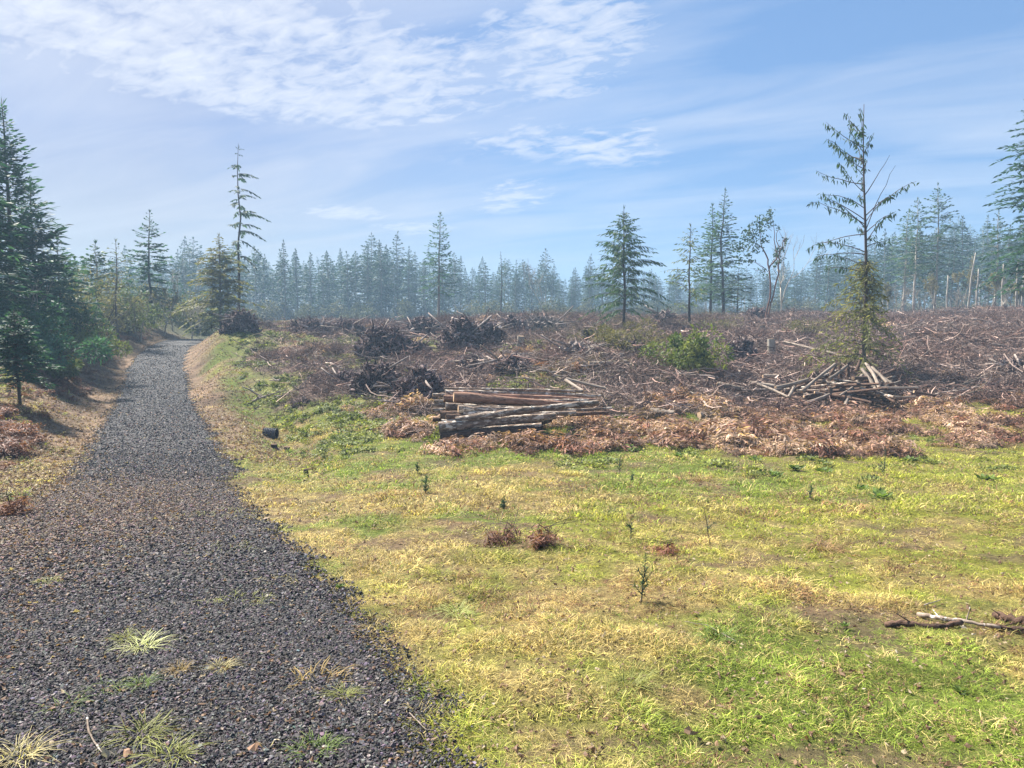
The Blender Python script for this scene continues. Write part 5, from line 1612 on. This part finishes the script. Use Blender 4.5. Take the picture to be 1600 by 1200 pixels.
# ------------------------------------------------------------------ culvert pipe
g = P(432, 678, 23.2)
m = MB(); n = 61; s = np.linspace(0, 0.40, n)
rad = 0.170 + 0.020 * np.cos(s * 2 * np.pi * 18)
m.tube(np.stack([s, 0 * s, 0 * s], 1), rad, 24, cap=False)
inn = MB(); inn.tube(np.stack([s[::6], 0 * s[::6], 0 * s[::6]], 1), 0.145, 24, cap=False)
rim = MB(); th = np.linspace(0, 2 * np.pi, 25)[:-1]
rim.add(np.vstack([np.stack([0 * th + 0.403, np.cos(th) * 0.183, np.sin(th) * 0.183], 1), np.stack([0 * th + 0.403, np.cos(th) * 0.145, np.sin(th) * 0.145], 1)]),
        [(i, (i + 1) % 24, 24 + (i + 1) % 24, 24 + i) for i in range(24)])
mpipe, t, out = new_mat('black_corrugated_plastic')
no = t.noise(t.n('ShaderNodeTexCoord').outputs['Object'], 7, 4)
principled(t, out, t.mix(no, (0.03, 0.03, 0.034), (0.10, 0.10, 0.115)), 0.42, spec=0.5)
mpd, t, out = new_mat('pipe_inside'); principled(t, out, (0.012, 0.012, 0.014), 0.7)
root = obj('culvert_pipe', None, None, (g.x - 0.40, g.y + 0.05, g.z + 0.01), (0, R(2), R(-4)))
tag(root, 'black corrugated culvert pipe end sticking out of the road bank', 'pipe')
obj('corrugated_wall', m.mesh('corrugated_wall', mpipe, True), root); obj('inner_wall', inn.mesh('inner_wall', mpd, True), root); obj('rim', rim.mesh('rim', mpipe), root)


# ------------------------------------------------------------------ small plants in the grass
def tuft_thing(px, py, scale_, seed, colour, label, n=70, spread=0.06, hgt=0.16, wid=0.0032, lean=1.5, name='grass_tuft'):
    g = hit(px, py)
    m_ = plain_leaf('tuft_%d' % seed, colour)
    o = obj(name, tuft(seed, int(n * 1.3), spread * 1.15, hgt * 0.8, wid * 0.75, lean * 1.1).mesh(name, m_), None, g + Vector((0, 0, 0.015)), (0, 0, seed), scale_)
    tag(o, label, 'grass tuft')


_pl = {}


def plain_leaf(name, c):
    key = tuple(c)
    if key not in _pl: _pl[key] = foliage_mat('blade_colour', tuple(x * 0.75 for x in c), tuple(min(1, x * 1.25) for x in c), 20, 0.35)
    return _pl[key]


pale = (0.42, 0.36, 0.17); green = (0.13, 0.19, 0.04); gold = (0.40, 0.28, 0.10); yg = (0.24, 0.25, 0.07)
for (px, py, sc_, c_, lb, kw) in ((222, 1016, 1.0, (0.48, 0.50, 0.22), 'pale spreading grass tuft growing in the gravel, the largest in mid road', {}),
                                  (196, 1005, .7, yg, 'thin green grass wisps left of the large pale tuft', {}),
                                  (280, 1053, .55, gold, 'small golden grass tuft in the gravel, left of a similar one', {}),
                                  (345, 1050, .6, pale, 'small pale straw tuft in the gravel, right of a similar one', {}),
                                  (222, 1158, .95, yg, 'yellow-green tuft in the gravel near the bottom left', {}),
                                  (262, 1192, .9, yg, 'yellow-green tuft cut by the bottom edge beside the dead leaves', {}),
                                  (222, 1078, .6, green, 'small green tuft in the gravel above the bottom left tuft', {}),
                                  (500, 1068, 1.0, gold, 'straggly golden tuft in the gravel near the grass edge', dict(n=50, spread=.12, hgt=.12)),
                                  (536, 1092, .6, yg, 'small leafy tuft right below the straggly golden one', {}),
                                  (490, 1180, .85, green, 'bright green tuft at the bottom in the gravel', dict(n=110, spread=.09, hgt=.11)),
                                  (368, 946, 1.0, yg, 'flat yellow-green patch of grass in mid road', dict(n=90, spread=.22, hgt=.09)),
                                  (350, 865, 1.1, yg, 'flat grass patch farther up the road near its right side', dict(n=80, spread=.28, hgt=.08)),
                                  (330, 812, 1.3, yg, 'faint grass patch in the road farther up', dict(n=80, spread=.35, hgt=.08)),
                                  (30, 1196, .9, pale, 'pale grass tuft at the bottom left corner', {}),
                                  (78, 915, .8, yg, 'small yellow-green tuft at the left side of the gravel', dict(n=40)),
                                  (100, 1115, .7, green, 'faint green wisps in the gravel at left', dict(n=30, spread=.12)),
                                  (430, 915, .9, pale, 'pale fringe tuft beside the right gravel edge', dict(n=50, spread=.18, hgt=.09)),
                                  (715, 960, 1.0, (0.36, 0.38, 0.14), 'pale green spreading tuft in the grass right of the gravel', {}),
                                  (1285, 858, 1.6, (0.30, 0.20, 0.10), 'brown dry grass tussock on the bare earth patch', dict(n=110, hgt=.13)),
                                  (165, 1085, .6, green, 'thin green wisp left of the bottom left tuft', dict(n=26, spread=.1)),
                                  (1120, 1000, 1.1, green, 'dark green tuft in the foreground grass', dict(n=90, hgt=.13)),
                                  (985, 1075, 1.0, yg, 'tall yellowish tuft in the foreground grass', dict(n=90, hgt=.14))):
    tuft_thing(px, py, sc_, int(px + py), c_, lb, **kw)


def sapling(px, py, top, seed, label, needles=0.5, name='fir_sapling', lean=0.03, mat=None):
    g = hit(px, py); r = np.random.RandomState(seed)
    h = P(px, top, g.y).z - g.z; T = MB(); K = MB()
    z = np.linspace(0, h, 7)
    xx = lean * z + np.cumsum(r.randn(7)) * 0.006 * h
    T.tube(np.stack([xx, 0 * z, z - 0.02], 1), 0.008 * (1 - 0.6 * z / h) * max(0.7, h), 5)
    n = int(200 * needles)
    zz_ = h * (0.15 + 0.85 * r.rand(n))
    K.kites(np.stack([np.interp(zz_, z, xx), 0 * zz_, zz_], 1), r.randn(n, 3) * [1, 1, .4] + [0, 0, .7], 0.02 + 0.02 * r.rand(n), np.full(n, 0.0022), r)
    for i in range(int(9 * needles) + 1):
        zk = h * (0.12 + 0.6 * r.rand()); a = r.rand() * 6.28; L = h * 0.30 * r.uniform(.5, 1)
        b0 = np.array([np.interp(zk, z, xx), 0, zk]); d = np.array([math.cos(a) * .7, math.sin(a) * .7, .7])
        T.tube([b0, b0 + d * L], [0.004, 0.002], 3, cap=False)
        m_ = 26; s = r.rand(m_)
        K.kites(b0 + d[None] * (L * s)[:, None], d[None] + r.randn(m_, 3) * .7, 0.025 + 0.02 * r.rand(m_), np.full(m_, 0.003), r)
    make_tree(name, T, K, M_darkbark, mat or M_fir, label, 'sapling', g, crown='needles', trunk='stem')


sapling(1001, 943, 866, 1, 'thin dark fir sapling standing in the foreground grass', .6, lean=.10)
sapling(1110, 853, 785, 2, 'bare leaning sapling stem in the grass right of the rust fern', .12, name='bare_sapling', lean=-.16)
sapling(985, 845, 810, 3, 'tiny green seedling between the two foreground saplings', .3)
sapling(665, 772, 742, 4, 'small bushy fir seedling in the grass below the log stack', 1.2)
sapling(1265, 782, 758, 5, 'small fir seedling in the green patch at right', .7)
sapling(787, 800, 776, 6, 'tiny fir seedling just above the rust ferns in the grass', .8)
sapling(968, 740, 712, 7, 'dark upright weed at the far side of the grass', .8)
sapling(988, 757, 738, 8, 'small dark seedling below the upright weed', .6)
sapling(1381, 746, 700, 9, 'slim fir seedling standing in front of the rust ferns at right', .7)
sapling(652, 740, 722, 10, 'dark seedling just behind the small bushy one', .8)
sapling(855, 690, 650, 11, 'thin seedling at the right of the log stack front', .4)


def weed(px, py, seed, label, s_, col=(0.11, 0.165, 0.035)):
    g = hit(px, py); r = np.random.RandomState(seed); m = MB(); n = 34
    a = r.rand(n) * 6.283; d = np.stack([np.cos(a), np.sin(a), 0.25 + 0.7 * r.rand(n)], 1)
    m.kites(np.zeros((n, 3)) + r.randn(n, 3) * [.03, .03, .0], d, 0.10 + 0.09 * r.rand(n), 0.022 + 0.012 * r.rand(n), r, roll=np.tile([0, 0, 1.0], (n, 1)), mid=0.6)
    o = obj('broadleaf_weed', m.mesh('broadleaf_weed', plain_leaf('w', col)), None, g + Vector((0, 0, .02)), (0, 0, seed), s_ * 0.75)
    tag(o, label, 'weed')


for i, (px, py, s_, lb) in enumerate(((1375, 780, 1.5, 'dark broad-leaved weed, the largest in the green patch at right'), (1345, 766, 1.0, 'small dark weed left above the largest one'),
                                      (1240, 735, 1.5, 'dark weed at the far edge of the green patch'), (1100, 688, 1.8, 'dark leafy weed before the rust ferns'), (1180, 722, 1.3, 'low weed in mid green patch'),
                                      (1290, 740, 1.3, 'weed right of the one at the far edge'), (1420, 722, 1.5, 'weed near the rust ferns at right'), (1540, 752, 1.6, 'dark weed near the right picture edge'),
                                      (1500, 700, 1.6, 'green weed touching the right rust ferns'), (1060, 715, 1.2, 'weed at the left end of the green patch'), (1118, 1000, .3, 'dark little weed in the foreground grass'),
                                      (530, 922, .35, 'dark green weed at the gravel edge'), (1500, 1090, .35, 'clover-like weed near the fallen branches'), (1320, 985, .3, 'small dark weed left of the fallen branches'),
                                      (1210, 745, 1.1, 'small weed beside the far-edge weed'), (1155, 700, 1.3, 'small weed between the leafy weed and the rust ferns'))):
    weed(px, py, 700 + i, lb, s_)
# dead rust ferns standing in the grass
for i, (px, py, s_, lb) in enumerate(((782, 850, 1.0, 'rust-red dead fern in the grass, left of a duller one'), (848, 852, .95, 'dull brown-red dead fern right of the rust-red one'), (1040, 868, .72, 'small orange-red dead fern near the foreground saplings'),
                                      (58, 690, 1.0, 'rust-red dead fern low on the left bank'), (95, 602, 1.1, 'bright rust fern beside the small dark fir'), (20, 805, 1.4, 'dark rust fern patch at the left picture edge'))):
    g = hit(px, py); m = fern(800 + i, 26, 0.30, 12, 0.12)
    dull = 'dull' in lb or 'dark' in lb
    c_ = (0.20, 0.095, 0.065) if dull else (0.30, 0.13, 0.08)
    T = MB(); r = np.random.RandomState(i)
    for k in range(10): T.tube([(0, 0, 0), (r.randn() * .08, r.randn() * .08, .15), (r.randn() * .2, r.randn() * .2, .22)], [.004, .003, .002], 3, cap=False)
    root = obj('dead_fern', None, None, g, (0, 0, i)); root.scale = (s_, s_, s_ * 1.25); tag(root, lb, 'fern')
    obj('fronds', m.mesh('fronds', plain_leaf('f', c_)), root); obj('stems', T.mesh('stems', M_darkbark), root)

# fallen branches at lower right, white twig at lower left
def lay(pts_px, r0_, r1_, mat, label, seed, name='fallen_branch', twigs_=4, lift=0.03):
    r = np.random.RandomState(seed)
    w_ = [hit(px, py) for px, py in pts_px]
    org = w_[0].copy()
    pts = np.array([[q.x - org.x, q.y - org.y, q.z - org.z + lift] for q in w_])
    s0 = np.linspace(0, 1, len(pts)); s1 = np.linspace(0, 1, 14)
    pp = np.stack([np.interp(s1, s0, pts[:, k]) for k in range(3)], 1) + r.randn(14, 3) * r0_ * 0.25
    m = MB(); m.tube(pp, np.linspace(r0_, r1_, 14) * (1 + 0.2 * r.randn(14)), 8, jit=0.12, rng=r)
    for k in range(twigs_):
        i = r.randint(1, 13); d = r.randn(3) * [1, .6, .15] + [0, -0.3, .1]; d /= np.linalg.norm(d)
        m.tube([pp[i], pp[i] + d * 0.05, pp[i] + d * r.uniform(.08, .16)], [r0_ * .35, r0_ * .25, r0_ * .1], 4, cap=False)
    o = obj(name, m.mesh(name, mat, True), None, org); tag(o, label, 'branch')


lay([(1432, 968), (1470, 973), (1515, 980), (1562, 988)], .016, .012, M_birch, 'white-lichened branch lying above a dark rotten one at lower right', 1)
lay([(1382, 980), (1420, 983), (1472, 986), (1500, 981)], .022, .016, M_logdark, 'dark rotten branch with white flecks lying at lower right', 2, lift=.03)
lay([(1545, 984), (1580, 990), (1625, 996)], .020, .018, M_logdark, 'dark branch running out of the right picture edge', 3)
lay([(1552, 968), (1585, 978), (1630, 984)], .028, .022, M_logdark, 'thick dark rotting wood at the right picture edge', 4)
lay([(137, 1138), (140, 1160), (155, 1185), (162, 1190)], .0045, .003, M_birch, 'bleached white twig lying on the gravel at bottom left', 5, 'white_twig', 3, .03)
lay([(1444, 955), (1468, 944)], .005, .003, M_pole, 'short pale stick lying behind the white-lichened branch', 6, 'stick', 0)
lay([(1150, 1010), (1105, 985), (1070, 978)], .004, .002, M_bark, 'thin dark stick in the foreground grass', 7, 'stick', 1)
lay([(150, 935), (205, 930)], .004, .002, M_pole, 'thin straight pale stick on the gravel', 8, 'stick', 0, .03)
lay([(640, 1128), (665, 1150), (682, 1158)], .003, .002, M_pole, 'forked pale twig at the right gravel edge', 9, 'stick', 3, .03)
# single big leaves
lf_m = plain_leaf('leaf', (0.38, 0.24, 0.16)); lf_w = plain_leaf('leafw', (0.55, 0.47, 0.38))
for i, (px, py, s_, w_, lb) in enumerate(((1078, 1160, .040, 0, 'large curled brown leaf at the bottom centre of the grass'), (1108, 1108, .028, 0, 'tan leaf in the grass above the large curled one'), (872, 1075, .026, 0, 'tan leaf in the grass right of the gravel edge'),
                                          (605, 1108, .020, 1, 'pale narrow leaf on the gravel'), (198, 1190, .034, 0, 'brown leaf beside the bottom left grass tuft'), (172, 1196, .036, 1, 'whitish leaf at the bottom edge on the gravel'),
                                          (932, 1165, .022, 0, 'dark red-brown leaf in the foreground grass'), (400, 1180, .045, 0, 'long tan dead leaf lying on the gravel near the bottom'), (430, 1176, .03, 1, 'pale leaf touching the long tan leaf'),
                                          (1505, 990, .022, 1, 'white wood chip below the fallen branches'), (1520, 1003, .018, 1, 'second white chip below the fallen branches'), (1350, 1090, .022, 1, 'pale leaf in the foreground grass at right'),
                                          (775, 1118, .02, 1, 'small pale leaf near the gravel edge in the grass'), (1400, 1028, .02, 1, 'pale leaf left below the white chips'))):
    g = hit(px, py)
    me = leaves[i % 6].data.copy(); me.materials.clear(); me.materials.append(lf_w if w_ else lf_m)
    o = obj('fallen_leaf', me, None, g + Vector((0, 0, .04)), (0.25, 0.15, i * 1.3), s_); tag(o, lb, 'leaf')


# ------------------------------------------------------------------ haze
hz = MB()
X0, X1, Y0, Y1, Z0, Z1 = -306, 306, -66, 406, -4.0, 27.0
hz.add([(X0, Y0, Z0), (X1, Y0, Z0), (X1, Y1, Z0), (X0, Y1, Z0), (X0, Y0, Z1), (X1, Y0, Z1), (X1, Y1, Z1), (X0, Y1, Z1)],
       [(3, 2, 1, 0), (4, 5, 6, 7), (0, 1, 5, 4), (1, 2, 6, 5), (2, 3, 7, 6), (3, 0, 4, 7)])
m, t, out = new_mat('haze_air')
pv = t.n('ShaderNodeVolumePrincipled')
pv.inputs['Color'].default_value = (0.45, 0.67, 0.90, 1)
pv.inputs['Density'].default_value = 0.0017
t.l(pv.outputs[0], out.inputs['Volume'])
o = obj('haze', hz.mesh('haze', m))
tag(o, 'thin bluish morning haze over the clearing', kind='stuff')
